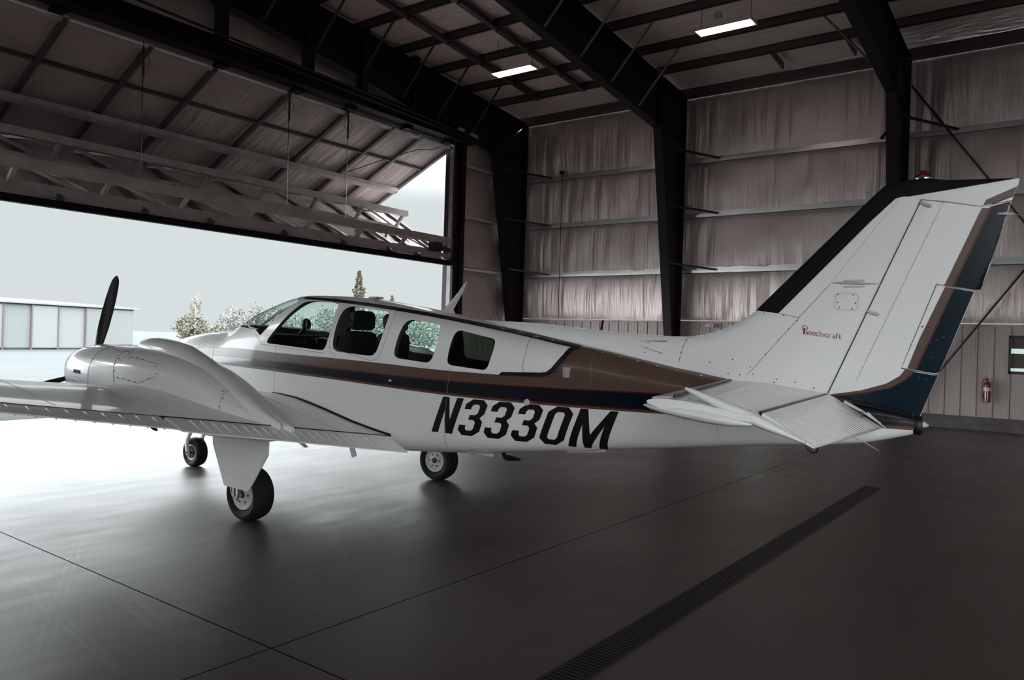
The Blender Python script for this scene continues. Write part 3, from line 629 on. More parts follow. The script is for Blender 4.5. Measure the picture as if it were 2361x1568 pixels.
def rrect(P, r=.05, k=5):
    """polygon with rounded corners"""
    n = len(P); out = []
    for i in range(n):
        p = Vector(P[i]); a = Vector(P[i-1])-p; b = Vector(P[(i+1)%n])-p; rr = min(r, a.length*.45, b.length*.45)
        q0 = p+a.normalized()*rr; q2 = p+b.normalized()*rr
        for j in range(k+1): t = j/k; out.append(tuple(q0*(1-t)**2+p*2*t*(1-t)+q2*t*t))
    return out
WIN = [rrect([(.885,1.632),(.50,2.088),(.42,2.098),(-.035,2.078),(-.098,1.80),(-.045,1.578)], .07),
       rrect([(-.150,1.582),(-.150,2.050),(-.765,1.985),(-.80,1.80),(-.745,1.545)], .10),
       rrect([(-.965,1.545),(-1.00,1.922),(-1.405,1.868),(-1.455,1.74),(-1.415,1.508)], .08),
       rrect([(-1.588,1.505),(-1.595,1.830),(-2.03,1.748),(-2.045,1.64),(-2.015,1.47)], .06)]
WSH = [(1.70,1.822),(1.10,1.778),(.992,1.712),(.885,1.812),(.772,1.945),(.675,2.035),(.60,2.088),(.70,2.128),(.80,2.165),(.86,2.4),(2.1,2.4),(2.1,1.83)]
stn = sorted(set([3.62,3.6,3.56,3.5,3.42]+lin(3.35,-5.3,210)+[-5.33,-5.36,-5.37]))
fb = MB(); fb.rings([fring(s) for s in stn])
fo = fb.build('fuselage', None, AP, mats=[M['white'], M['interior']])
cav = MB(); cav.rings([fring(s, .045, .12 if s < 1.6 else .2) for s in lin(-2.2, 1.62, 44)], 1); cav_o = cav.build('tmp_cavity', None, AP, mats=[M['white'], M['interior']])
cut = MB()
for P in WIN: q = prism(P, -1, 1); cut.add(q.v, q.f, 1)
q = prism(WSH, -1, 1); cut.add(q.v, q.f, 1)
cut_o = cut.build('tmp_cut', None, AP, mats=[M['white'], M['interior']])
for c in (cav_o, cut_o):
    md = fo.modifiers.new('cut', 'BOOLEAN'); md.operation = 'DIFFERENCE'; md.solver = 'EXACT'; md.object = c; md.material_mode = 'INDEX'
apply_mods(fo)
for c in (cav_o, cut_o): bpy.data.objects.remove(c, do_unlink=True)
# decals follow the skin
def on_fus(polys, off=.0012, sides=(1,), step=.035, nrm=None):
    off += .0018; step = min(step, .03)
    v2, f2, _ = flat_grid(None, step, polys); V = []; F = []; NN = []
    for sd in sides:
        n0 = len(V)
        for s, z in v2:
            y = fus(s, z)*sd; n = fus_n(s, y if abs(y) > 1e-4 else 1e-3*sd, z); V.append(Vector((s, y, z))+n*off); NN.append(n)
        F += [tuple(n0+i for i in (q if sd < 0 else q[::-1])) for q in f2]
    return V, F, NN
def band(top, bot, n=120):
    s0 = min(max(top[0][0],top[-1][0]), max(bot[0][0],bot[-1][0])); s1 = max(min(top[0][0],top[-1][0]), min(bot[0][0],bot[-1][0]))
    ss = lin(s0, s1, n); return [[(a,interp(top,a)),(b,interp(top,b)),(b,interp(bot,b)),(a,interp(bot,a))] for a, b in zip(ss, ss[1:])]
def smoothed(tab, n=7):
    t = sorted(tab); lo, hi = t[0][0], t[-1][0]; xs = lin(lo, hi, 40); y = [interp(t, x) for x in xs]
    for _ in range(3): y = [y[0]]+[(y[i-1]+2*y[i]+y[i+1])/4 for i in range(1, len(y)-1)]+[y[-1]]
    return list(zip(xs, y))
NT = smoothed([(3.3,1.42),(2.6,1.455),(2.139,1.466),(1.446,1.464),(.678,1.446),(-.214,1.405),(-.991,1.373),(-1.631,1.356),(-2.23,1.350),(-2.976,1.352),(-3.701,1.362),(-4.6,1.37),(-5.36,1.28)])
NB = smoothed([(3.3,1.36),(2.6,1.385),(1.918,1.393),(1.3,1.382),(.673,1.354),(-.219,1.318),(-.995,1.278),(-1.628,1.247),(-2.234,1.231),(-2.98,1.222),(-3.498,1.223),(-4.2,1.228),(-4.9,1.232),(-5.36,1.235)])
up = lambda T, d: [(s, z+d) for s, z in T]
BT = smoothed([(3.3,1.46),(2.6,1.53),(1.9,1.56),(1.242,1.560),(.686,1.532),(-.206,1.510),(-.983,1.480),(-1.4,1.455),(-2.137,1.440)])
RB = [(-1.60,1.90),(-2.35,1.772),(-2.78,1.703),(-3.02,1.665),(-3.63,1.551),(-4.29,1.452),(-4.75,1.398),(-4.80,1.39)]
DEC = {}
def put(key, polys, off=.0012, sides=(1,-1), step=.04):
    V, F, NN = on_fus(polys, off, sides, step); d = DEC.setdefault(key, ([],[],[])); n0 = len(d[0]); d[0].extend(V); d[1].extend(tuple(n0+i for i in q) for q in F); d[2].extend(NN)
put('tan', band(BT, up(NT,-.004)))
aft_top = [(-2.137,1.438),(-2.546,1.441),(-2.626,1.452),(-2.669,1.485),(-2.73,1.593),(-2.773,1.682),(-2.80,1.712),(-3.02,1.678),(-3.63,1.563),(-4.29,1.463),(-4.78,1.405),(-4.82,1.395)]
put('tan', band(aft_top, up(NT,-.004)))
put('navy', band(NT, NB), .0016)
put('maroon', band(up(NT,.005), up(NT,-.007)), .002); put('maroon', band(up(NB,.006), up(NB,-.005)), .002)
put('tan', band(up(NB,-.004), up(NB,-.022)), .0012)
put('black', [[(-2.137,1.440),(-2.163,1.466),(-2.542,1.478),(-2.588,1.487),(-2.624,1.516),(-2.666,1.58),(-2.700,1.64),(-2.712,1.686),(-2.74,1.722),(-2.80,1.709),(-2.77,1.68),(-2.728,1.59),(-2.667,1.487),(-2.624,1.456),(-2.546,1.445)]], .0018)
put('maroon', thick([(-2.14,1.437),(-2.546,1.440),(-2.628,1.450),(-2.674,1.484),(-2.735,1.593),(-2.776,1.682),(-2.80,1.70)], .010), .0014)
RT = smoothed([(.60,2.148),(.562,2.145),(.138,2.125),(-.504,2.066),(-1.033,2.000),(-1.384,1.953),(-2.095,1.842),(-2.401,1.787),(-2.80,1.716)])
put('black', band(RT, [(s, z-.030+.010*max(0,s)) for s, z in RT]), .0016)
put('blue', band([(s, fpar(s)[1]-.006) for s in lin(-4.80,-5.36,8)], [(s, interp(NT,s)-.004) for s in lin(-4.80,-5.36,8)], 30), .0022)
# registration: octagonal block capitals, sheared
GL = {'N':[[(0,0),(.25,0),(.25,1),(0,1)],[(.0,1),(.26,1),(.66,0),(.40,0)],[(.40,0),(.66,0),(.66,1),(.40,1)]][0:0],
}
def glyph(ch):
    if ch == 'N': return [[(0,0),(.21,0),(.21,1),(0,1)],[(.21,1),(.21,.62),(.45,0),(.66,0),(.45,.38)],[(.45,.38),(.66,0),(.66,1),(.45,1)]], .66
    if ch == '0': 
        o = [(.18,0),(.48,0),(.66,.15),(.66,.85),(.48,1),(.18,1),(0,.85),(0,.15)]; i = [(.25,.14),(.41,.14),(.46,.20),(.46,.80),(.41,.86),(.25,.86),(.20,.80),(.20,.20)]
        return [[o[k],o[(k+1)%8],i[(k+1)%8],i[k]] for k in range(8)], .66
    if ch == '3':
        o = [(0,.82),(0,.86),(.16,1),(.48,1),(.64,.87),(.64,.62),(.54,.51),(.66,.40),(.66,.14),(.48,0),(.16,0),(0,.14),(0,.22)]
        i = [(.20,.72),(.20,.80),(.25,.86),(.39,.86),(.44,.80),(.44,.64),(.38,.57),(.45,.43),(.45,.20),(.39,.14),(.25,.14),(.20,.19),(.20,.28)]
        P = [[(0,.72),(.20,.72),(.20,.80),(.25,.86),(.16,1),(0,.86)],[(.16,1),(.25,.86),(.39,.86),(.48,1)],[(.48,1),(.39,.86),(.44,.80),(.64,.87)],[(.64,.87),(.44,.80),(.44,.64),(.64,.62)],[(.64,.62),(.44,.64),(.38,.575),(.54,.51)],
             [(.38,.575),(.22,.575),(.22,.435),(.39,.435),(.54,.51)],[(.54,.51),(.39,.435),(.45,.37),(.66,.40)],[(.66,.40),(.45,.37),(.45,.20),(.66,.14)],[(.66,.14),(.45,.20),(.39,.14),(.48,0)],[(.48,0),(.39,.14),(.25,.14),(.16,0)],[(.16,0),(.25,.14),(.20,.20),(0,.14)],[(0,.14),(.20,.20),(.20,.28),(0,.28)]]
        return P, .66
    if ch == 'M': return [[(0,0),(.20,0),(.20,1),(0,1)],[(.20,1),(.20,.60),(.40,0),(.56,0),(.48,.36)],[(.48,.36),(.56,0),(.76,.60),(.76,1)],[(.76,0),(.96,0),(.96,1),(.76,1)]], .96
def registration(side):
    P = []; x = 0
    for ch in 'N3330M':
        g, wd = glyph(ch)
        for q in g: P.append([(a+x, b) for a, b in q])
        x += wd+.13
    W_ = x-.13; out = []
    for q in P:
        r = []
        for a, b in q:
            k = a/W_
            if side > 0: s = -1.445-1.672*k-.125*b; z0 = .884-.016*k
            else: s = -3.25+1.672*k+.125*b*0-(-.125*b)*1.0; z0 = .868+.016*k
            r.append((s, z0+b*(.330-.003*k)))
        out.append(r)
    return out
V, F, NN = on_fus(registration(1), .002, (1,), .05); d = DEC.setdefault('letter', ([],[],[])); d[0].extend(V); d[1].extend(F); d[2].extend(NN)
V, F, NN = on_fus(registration(-1), .002, (-1,), .05); n0 = len(d[0]); d[0].extend(V); d[1].extend(tuple(n0+i for i in q) for q in F); d[2].extend(NN)
# panel seams and screw heads
def seam(pts, wd=.005, key='seam', off=.0021, sides=(1,-1)): put(key, thick(pts, wd), off, sides, .2)
seam([(.70,1.60),(.69,1.45),(.70,1.2),(.715,1.0)]); seam([(-2.325,1.77),(-2.36,1.64),(-2.36,1.53),(-2.375,1.47)]); seam([(-1.635,1.48),(-1.61,1.25),(-1.59,.95),(-1.58,.75)])
seam([(1.90,1.70),(1.86,1.55),(1.82,1.38),(1.8,1.1)]); seam([(2.25,1.70),(2.2,1.5),(2.15,1.2)]); seam([(1.09,1.74),(.93,1.615),(-.05,1.555)], .004)
seam([(-2.95,1.68),(-3.0,1.4)], .004); seam([(-4.0,1.3),(-4.03,1.05)], .003)
seam(rrect([(-.10,1.545),(-.13,2.085),(-.83,2.01),(-.86,1.78),(-.79,1.50)], .12)+[(-.10,1.62)], .004)
for i in range(34): put('rivet', [disc((.86-.027*i, 1.583-.0009*i), .0028, 6)], .002, (1,-1), .5)
for i in range(16): put('rivet', [disc((-.075-.001*i+(.02 if i>11 else 0), 1.62+.028*i), .0028, 6)], .002, (1,-1), .5)
put('rim', [disc((-2.424,1.219), .028, 18)], .003, (1,), .5); put('seam', [disc((-2.47,1.219), .010, 8)], .003, (1,), .5)
put('interior', [[(-2.795,1.534),(-2.795,1.450),(-2.87,1.452),(-2.865,1.530)]], .001, (1,), .5)  # flat dark patch, painted shade of the recess behind the air scoop
put('label', [[(-.93,1.333),(-.965,1.333),(-.965,1.318),(-.93,1.318)]], .0025, (1,), .5)
# build decals as extra skin on the fuselage mesh
bm = bmesh.new(); bm.from_mesh(fo.data)
fo_me = fo.data
keys = list(DEC)
for k in keys: fo_me.materials.append(M[k])
me2 = bpy.data.meshes.new('fuselage_skin'); V = [tuple(v.co) for v in fo_me.vertices]; F = [tuple(p.vertices) for p in fo_me.polygons]; MI = [p.material_index for p in fo_me.polygons]; nb = len(V); nfb = len(F)
LN = []
for p in fo_me.polygons:
    for vi in p.vertices:
        co = fo_me.vertices[vi].co
        if p.material_index == 0 and -5.365 < co.x < 3.61: LN.append(fus_n(co.x, co.y, co.z))
        else: LN.append(p.normal.copy())
for j, k in enumerate(keys):
    d = DEC[k]; n0 = len(V); V += [tuple(v) for v in d[0]]; F += [tuple(n0+i for i in q) for q in d[1]]; MI += [2+j]*len(d[1])
    for q in d[1]: LN += [d[2][i] for i in q]
me2.from_pydata(V, [], F)
for m_ in fo_me.materials: me2.materials.append(m_)
me2.polygons.foreach_set('material_index', MI); me2.polygons.foreach_set('use_smooth', [True]*len(F)); me2.update()
if len(LN) == len(me2.loops): me2.normals_split_custom_set(LN)
fo.data = me2; bm.free()
# panes
def pane(name, poly, m, side, inset=.006):
    c = Vector((sum(p[0] for p in poly)/len(poly), sum(p[1] for p in poly)/len(poly))); V = []; F = []; NN = []
    K = 6; n = len(poly)
    for k in range(K+1):
        for p in poly:
            q = c+(Vector(p)-c)*(1.02*k/K if k else .001); y = fus(q.x, q.y)*side; nn = fus_n(q.x, y, q.y); V.append(Vector((q.x,y,q.y))-nn*inset); NN.append(nn)
    for k in range(K):
        for i in range(n):
            i2 = (i+1) % n; f = (k*n+i, k*n+i2, (k+1)*n+i2, (k+1)*n+i); F.append(f if side < 0 else f[::-1])
    return link(name, V, F, m, AP, True, normals=NN)
for i, P in enumerate(WIN):
    for sd in (1,-1):
        pane('cabin_window', P, M['glass_dark'] if i == 3 else M['glass'], sd)
# windshield: skin of the nose between base line and post
wsv = []; wsn = []; ss = lin(.56, 1.78, 30); tz = lin(-1, 1, 40)
def ws_bot(s): return interp([(1.80,1.822),(1.70,1.81),(1.10,1.772),(.99,1.705),(.885,1.80),(.772,1.935),(.675,2.025),(.60,2.08),(.5,2.12)], s)
for s in ss:
    w_, zt, zb, zc = fpar(s); zl = min(ws_bot(s), zt-.003); yl = fus(s, zl); nu, nl = fexp(s)
    for q in tz:
        y = yl*q; z = zc+(zt-zc)*max(0,(1-(abs(y)/w_)**nu))**(1/nu); n = fus_n(s, y, z); wsv.append(Vector((s,y,z))-n*.008); wsn.append(n)
wsf = [(i*40+j, i*40+j+1, (i+1)*40+j+1, (i+1)*40+j) for i in range(29) for j in range(39)]
link('windshield', wsv, wsf, M['glass'], AP, True, normals=wsn)
MB().tube([(1.74,0,1.80),(1.39,0,1.975),(1.02,0,2.098),(.80,0,2.145)], .016, 6).build('windshield_post', M['white'], AP, True)
MB().tube([(1.10,.50,1.775),(1.35,.42,1.80),(1.62,.22,1.822),(1.74,0,1.826),(1.62,-.22,1.822),(1.35,-.42,1.80),(1.10,-.50,1.775)], .010, 6).build('windshield_seal', M['white'], AP, True)
# cabin fittings
def seat(x, y, h=1.0):
    t = MB()
    for (a, b, c, d_, e, f_) in ((-.02,.09,.0,.42,.22,.19),): pass
    back = MB(); prof = [(.0,1.20,.24),(-.03,1.45,.25),(-.07,1.68,.245),(-.09,1.76,.20),(-.095,1.79,.10)]
    back.rings([[(x+a-.055,y+w_*c,z) for c in (-1,)]+[(x+a-.06,y-w_*.7,z),(x+a-.06,y+w_*.7,z),(x+a-.03,y+w_,z),(x+a+.04,y+w_*.95,z),(x+a+.05,y,z),(x+a+.04,y-w_*.95,z)] for a, z, w_ in prof])
    o = back.build('seat', M['seat'], AP, True)
    MB().box((x-.02,y-.24,1.02),(x+.48,y+.24,1.20)).build('seat_cushion', M['seat'], o, bev=.04)
    hr = MB(); hr.rings([[(x-.17+a*w_,y+b*w2,z) for a, b in ((0,-1),(.0,1),(.11/.11,.95),(1.2,.6),(1.2,-.6),(1,-.95))] for z, w_, w2 in ((1.80,.06,.10),(1.83,.09,.15),(1.94,.10,.16),(1.98,.08,.14),(2.0,.04,.08))]); hr.build('headrest', M['seat'], o, True)
    return o
seat(-.12, .26); seat(-.12, -.26)
MB().add([(.86,-.5,1.60),(.86,.5,1.60),(.86,.5,1.2),(.86,-.5,1.2),(1.3,-.5,1.74),(1.3,.5,1.74),(.80,-.46,1.725),(.80,.46,1.725)],[(0,1,2,3),(6,7,5,4),(6,7,1,0),(7,5,1),(6,0,4)]).build('instrument_panel', M['seat'], AP)
yk = MB(); yk.tube([(.84,.22,1.62),(.62,.22,1.64)], .018, 8); yk.tube([(.62,.06,1.70),(.62,.08,1.63),(.62,.22,1.62),(.62,.36,1.63),(.62,.38,1.70)], .016, 8)
yk.tube([(.86,0,1.66),(.60,.0,1.70),(.34,.10,1.685),(.22,.28,1.665)], .018, 8); yk.tube([(.84,.1,1.60),(.68,.2,1.56)], .03, 8); yk.build('control_yoke', M['black'], AP, True)
cm = MB().lathe([(0,.0),(.0,.045),(.05,.055),(.10,.04),(.12,0)], (.66,.2,1.80), 'z', 16); cm.tube([(.76,.2,1.74),(.66,.2,1.82)], .02, 6); cm.build('compass', M['black'], AP, True)
# air scoop and its slot shadow, painted as a dark patch, on the rear side, antennas, steps
MB().add([(-2.735,.40,1.534),(-2.735,.40,1.448),(-2.80,.455,1.449),(-2.80,.455,1.535),(-2.80,.38,1.534),(-2.80,.38,1.449)],[(0,1,2,3),(0,3,4),(1,5,2),(3,2,5,4)]).build('air_scoop', M['whiteplastic'], AP)
put('interior', [[(-2.80,1.534),(-2.80,1.450),(-2.87,1.452),(-2.865,1.530)]], .003, (1,), .5) if False else None
an = MB(); an.rings([[(s+a*c, b*wd, z) for a, b in ((.5,0),(.25,.6),(0,1),(-.5,0),(0,-1),(.25,-.6))] for s, c, wd, z in ((-1.165,.20,.020,1.995),(-1.175,.13,.014,2.03),(-1.235,.10,.011,2.10),(-1.32,.065,.008,2.20),(-1.375,.035,.005,2.285),(-1.395,.012,.003,2.305))]); an.build('blade_antenna', M['whiteplastic'], AP, True)
MB().bar((-2.872,-.02,1.86),(-2.885,-.02,1.945),.022,.012).build('whip_antenna', M['black'], AP)
MB().box((-.25,-.06,2.14),(-.13,.06,2.163)).build('roof_antenna', M['whiteplastic'], AP, bev=.01)
st = MB().bar((-2.02,.25,.80),(-2.08,.25,.68),.035,.02); st.rings([[(-2.07,.25+w_*b,.685+a) for a, b in ((0,-1),(.02,-.5),(.02,.5),(0,1),(-.02,0))] for w_ in (.01,)]+[[(-2.12,.25+.05*b,.68+1.2*a) for a, b in ((0,-1),(.02,-.5),(.02,.5),(0,1),(-.02,0))]]+[[(-2.24,.25+.012*b,.682+.5*a) for a, b in ((0,-1),(.02,-.5),(.02,.5),(0,1),(-.02,0))]]); st.build('boarding_step', M['black'], AP, True)
MB().rings([[(-1.72-.26*c*1.0, .30+w_*b, .708-a*.7) for a, b in ((0,-1),(.03,-.6),(.035,0),(.03,.6),(0,1))] for c, w_ in ((0,.01),(.15,.05),(.5,.06),(.85,.05),(1,.01))]).build('belly_fairing', M['white'], AP, True)
MB().rings([[(-2.72-.36*c, .25+w_*b, .815-a*(1-c*.3)*.7+c*.04) for a, b in ((0,-1),(.03,-.6),(.035,0),(.03,.6),(0,1))] for c, w_ in ((0,.01),(.15,.05),(.5,.06),(.85,.05),(1,.01))]).build('belly_antenna', M['white'], AP, True)
MB().tube([(-4.62,0,1.03),(-4.64,0,.99),(-4.67,0,.975),(-4.70,0,.99),(-4.71,0,1.04)], .008, 6).build('tie_down_ring', M['darkmetal'], AP, True)
MB().lathe([(0,0),(0,.05),(.03,.045),(.06,.02),(.075,0)], (-5.37,0,1.24), 'x', 16).build('tail_light', M['black'], AP, True)
bpy.data.objects['tail_light'].rotation_euler = (0,0,0)
MB().tube([(-5.37,0,1.25),(-5.40,0,1.25),(-5.425,0,1.245)], [.03,.022,.006], 10).build('tail_lens', M['whiteplastic'], AP, True)
# ------------------------------------------------------------------ fin, dorsal fairing, rudder
FIN = [(-1.55,1.930),(-1.75,1.928),(-2.242,1.911),(-2.6,1.883),(-2.939,1.853),(-3.30,1.831),(-3.55,1.820),(-3.70,1.824),(-3.82,1.843),(-3.95,1.883),(-4.08,1.945),(-4.214,2.030),(-4.60,2.425),(-4.90,2.730),(-5.06,2.892),(-5.10,2.926),(-5.135,2.948),(-5.20,2.950),(-5.262,2.962),(-5.40,2.955),(-5.50,2.938),(-5.898,2.915),(-5.907,2.905),(-5.892,2.858),(-5.76,2.377),(-5.67,2.17),(-5.478,1.608),(-5.369,1.295),(-5.37,1.2),(-4.5,1.2),(-3.0,1.45),(-1.55,1.80)]
LEt = FIN[:22]; TEl = [(1.2,-5.36),(1.295,-5.369),(1.608,-5.478),(2.17,-5.670),(2.377,-5.76),(2.858,-5.892),(2.92,-5.91)]
def dseg(p, a, b):
    ax, ay = b[0]-a[0], b[1]-a[1]; L2 = ax*ax+ay*ay; t = max(0, min(1, ((p[0]-a[0])*ax+(p[1]-a[1])*ay)/L2)) if L2 else 0
    return math.hypot(p[0]-a[0]-ax*t, p[1]-a[1]-ay*t)
def finh(s, z):
    d = min(dseg((s,z), a, b) for a, b in zip(LEt, LEt[1:])); r = .20
    base = interp([(1.3,.115),(1.7,.105),(2.1,.082),(2.95,.045)], z)
    k = min(1, d/r); h = base*math.sqrt(max(0, 1-(1-k)**2))
    te = s-interp(TEl, z); h = min(h, .006+.105*max(0, te))
    return max(h, .0)
def fin_n(s, z, sd):
    e = .004; a = (finh(s+e,z)-finh(s-e,z))/(2*e); b = (finh(s,z+e)-finh(s,z-e))/(2*e); return Vector((-a, sd, -b)).normalized()
def slab(name, poly, m, parent, hf, nf, step=.05, off=0):
    step = .02
    v2, f2, be = flat_grid(poly, step); n = len(v2); V = []; F = []; NN = []
    for sd in (1,-1):
        for s, z in v2: V.append((s, sd*(hf(s,z)+off), z)); NN.append(nf(s,z,sd))
    F = [q[::-1] for q in f2]+[tuple(n+i for i in q) for q in f2]
    rim_ = [(a, b, n+b, n+a) for a, b in be]
    mi = [0]*len(F)+[1 if (V[a][0]+V[b][0])/2 < interp(TEl, (V[a][2]+V[b][2])/2)+.03 else 0 for a, b in be]
    o = link(name, V, F+rim_, m, parent, True, fm=mi, mats=[m, M['navy']] if name != 'vertical_fin' else [m, m], normals=NN); return o
def on_fin(polys, off=.0012, sides=(1,-1), step=.05):
    off += .0014; step = min(step, .02)
    v2, f2, _ = flat_grid(None, step, polys); V = []; F = []; NN = []
    for sd in sides:
        n0 = len(V)
        for s, z in v2: n = fin_n(s,z,sd); V.append(Vector((s, sd*finh(s,z), z))+n*off); NN.append(n)
        F += [tuple(n0+i for i in (q if sd < 0 else q[::-1])) for q in f2]
    return V, F, NN
def join_decals(o, dec):
    me = o.data; V = [tuple(v.co) for v in me.vertices]; F = [tuple(p.vertices) for p in me.polygons]; MI = [p.material_index for p in me.polygons]
    LN = [l.normal.copy() for l in me.corner_normals] if False else [Vector(me.corner_normals[i].vector) for i in range(len(me.loops))]
    mats = list(me.materials)
    for mk, (v, f, nn) in dec:
        if M[mk] not in mats: mats.append(M[mk])
        n0 = len(V); V += [tuple(x) for x in v]; F += [tuple(n0+i for i in q) for q in f]; MI += [mats.index(M[mk])]*len(f)
        for q in f: LN += [nn[i] for i in q]
    m2 = bpy.data.meshes.new(o.name); m2.from_pydata(V, [], F)
    for x in mats: m2.materials.append(x)
    m2.polygons.foreach_set('material_index', MI); m2.polygons.foreach_set('use_smooth', [True]*len(F)); m2.update()
    if len(LN) == len(m2.loops): m2.normals_split_custom_set(LN)
    o.data = m2
HB, HT = (-4.773,1.438), (-5.339,2.809)
fixed = FIN[:22]+[(-5.898,2.915),(-5.907,2.905),(-5.892,2.858),(-5.868,2.775),(-5.70,2.742),(-5.476,2.788),(-5.335,2.812),(-4.768,1.438),(-4.78,1.33),(-4.9,1.25),(-4.5,1.2),(-3.0,1.45),(-1.55,1.80)]
fin = slab('vertical_fin', fixed, M['white'], AP, finh, fin_n, .045)
rud = [(-4.780,1.428),(-5.345,2.804),(-5.478,2.780),(-5.70,2.736),(-5.866,2.768),(-5.81,2.56),(-5.757,2.385),(-5.762,2.366),(-5.703,2.178),(-5.676,2.180),(-5.444,2.226),(-5.243,1.632),(-5.443,1.598),(-5.474,1.603),(-5.369,1.300),(-5.36,1.262),(-5.15,1.335),(-4.90,1.39)]
ru = slab('rudder', rud, M['white'], AP, lambda s,z: max(.004,finh(s,z)-.0012), fin_n, .045)
tabp = [(-5.452,2.218),(-5.554,2.194),(-5.672,2.170),(-5.478,1.612),(-5.443,1.606),(-5.250,1.640)]
tb = slab('trim_tab', tabp, M['white'], ru, lambda s,z: max(.004,finh(s,z)+.0008), fin_n, .05)
def clip_to(poly_list, clip):   # Sutherland-Hodgman against convex pieces is overkill: decals are authored per part
    return poly_list
boot = [(-4.222,2.036),(-4.409,2.011),(-4.72,2.345),(-5.024,2.673),(-5.181,2.828),(-5.235,2.838),(-5.261,2.834),(-5.55,2.868),(-5.893,2.913),(-5.50,2.9365),(-5.40,2.953),(-5.262,2.960),(-5.20,2.948),(-5.135,2.946),(-5.10,2.924),(-5.06,2.890),(-4.90,2.728),(-4.60,2.423)]
capbrown = [(-5.895,2.861),(-5.723,2.782),(-5.702,2.742),(-5.754,2.752),(-5.765,2.755),(-5.877,2.803)]
D = [('bootblk', on_fin([boot])), ('tan', on_fin([[(-5.893,2.861),(-5.722,2.782),(-5.706,2.744),(-5.76,2.757),(-5.874,2.802)]]))]
D.append(('maroon', on_fin(thick([(-5.757,2.754),(-5.872,2.800)], .010), .0018)))
for a, b in (((-4.409,2.011),(-4.563,1.98)),((-4.563,1.98),(-4.197,1.536)),((-3.68,1.801),(-3.644,1.60)),((-4.563,1.98),(-4.77,2.23))): D.append(('seam', on_fin(thick([a,b], .004), .0018, step=.3)))
D.append(('seam', on_fin(thick([(-4.789,2.255),(-5.194,2.813)], .0018), .0018, step=.3)))
ac = rrect([(-4.811,2.165),(-4.965,2.158),(-4.955,2.036),(-4.805,2.045)], .03); D.append(('seam', on_fin(thick(ac+[ac[0]], .0025), .0018, step=.3)))
rv = [(-4.826,2.152),(-4.93,2.147),(-4.945,2.09),(-4.825,2.095),(-4.84,2.058),(-4.925,2.05)]+[(-4.55,1.96),(-4.49,1.895),(-4.42,1.81),(-4.33,1.70),(-4.22,1.60),(-4.24,1.545),(-4.08,1.65),(-3.9,1.62),(-4.45,1.995),(-4.30,2.01),(-3.685,1.79),(-3.668,1.74),(-3.655,1.69),(-3.648,1.64),(-3.35,1.72),(-3.36,1.76),(-3.345,1.68),(-4.42,1.515),(-4.68,1.465),(-4.55,1.50),(-4.40,1.49),(-4.14,1.535),(-4.05,1.54)]
for p in rv: D.append(('rivet', on_fin([disc(p, .0055, 7)], .003, step=.5)))
D.append(('seam', on_fin([[(-3.26,1.772),(-3.52,1.781),(-3.52,1.771)],[(-3.24,1.742),(-3.50,1.680),(-3.505,1.672)]], .0025, step=.5)))
join_decals(fin, D)
# vent strip on the fin
MB().rings([[(-4.78-.31*c, .082+o_*sd if False else .079+o_, 2.238-.012*c+z*w_) for z, o_ in ((-1,0),(-.4,.012),(.4,.012),(1,0))] for c, w_ in ((0,.002),(.2,.010),(.6,.009),(1,.002))]).build('fin_vent', M['whiteplastic'], fin, True)
for zz in (2.252, 2.208): MB().box((-5.0,.075,zz-.008),(-4.86,.083,zz+.006)).build('vent_tab', M['whiteplastic'], fin)
bw_l = [(-5.702,2.733),(-5.497,2.216),(-5.449,2.089),(-5.354,1.843),(-5.288,1.639),(-5.241,1.583),(-5.157,1.524),(-4.995,1.466),(-4.787,1.424)]
bw_r = [(-5.755,2.744),(-5.723,2.664),(-5.548,2.21),(-5.508,2.10),(-5.434,1.90),(-5.336,1.655),(-5.278,1.558),(-5.182,1.494),(-4.995,1.442),(-4.787,1.407)]
def zl_(line, z): return interp([(b, a) for a, b in line], z)
def between(L, R, z0, z1, n): return [[(zl_(L,a),a),(zl_(L,b),b),(zl_(R,b),b),(zl_(R,a),a)] for a, b in zip(lin(z0,z1,n), lin(z0,z1,n)[1:])]
TE2 = [(-5.362,1.28),(-5.474,1.602),(-5.703,2.178),(-5.758,2.37),(-5.81,2.56),(-5.852,2.74)]
D = [('tan', on_fin(between(bw_l, bw_r, 2.2245, 2.728, 14)))]
D.append(('navy', on_fin(between(bw_r, TE2, 2.2245, 2.738, 14)+[[(-5.757,2.738),(-5.855,2.738),(-5.862,2.765)]])))
D.append(('navy', on_fin([[(-5.555,2.2245),(-5.555,2.205),(-5.676,2.182),(-5.703,2.182),(-5.72,2.2245)]])))
D.append(('tan', on_fin([[(-5.497,2.2245),(-5.492,2.217),(-5.553,2.204),(-5.555,2.2245)]])))
D.append(('maroon', on_fin(between([(s+.006,z) for s,z in bw_r], [(s-.007,z) for s,z in bw_r], 2.205, 2.735, 12), .0018)))
low_l = [p for p in bw_l if p[1] < 1.64][::-1]; low_r = [p for p in bw_r if p[1] < 1.63][::-1]
lt = [(-4.787,1.424),(-4.995,1.466),(-5.157,1.524),(-5.241,1.583),(-5.270,1.628),(-5.335,1.617)]; lb = [(-4.787,1.407),(-4.995,1.442),(-5.182,1.494),(-5.278,1.558),(-5.325,1.614),(-5.335,1.616)]
D.append(('tan', on_fin([[ (s,z) for s,z in lt ]+[(s,z) for s,z in lb[::-1]]])))
D.append(('blue', on_fin([lb[:-1]+[(-5.443,1.596),(-5.472,1.600),(-5.367,1.302),(-5.358,1.266),(-5.15,1.338),(-4.90,1.392)]])))
D.append(('maroon', on_fin(thick(lb[:-1], .009), .0018)))
D.append(('seam', on_fin(thick([(-5.475,2.78),(-4.967,1.541)], .0016), .0018, step=.4)))
for i in range(30):
    k = i/29; D.append(('seam', on_fin([disc((-5.472+.508*k, 2.775-1.23*k), .0026, 5)], .0022, step=.5)))
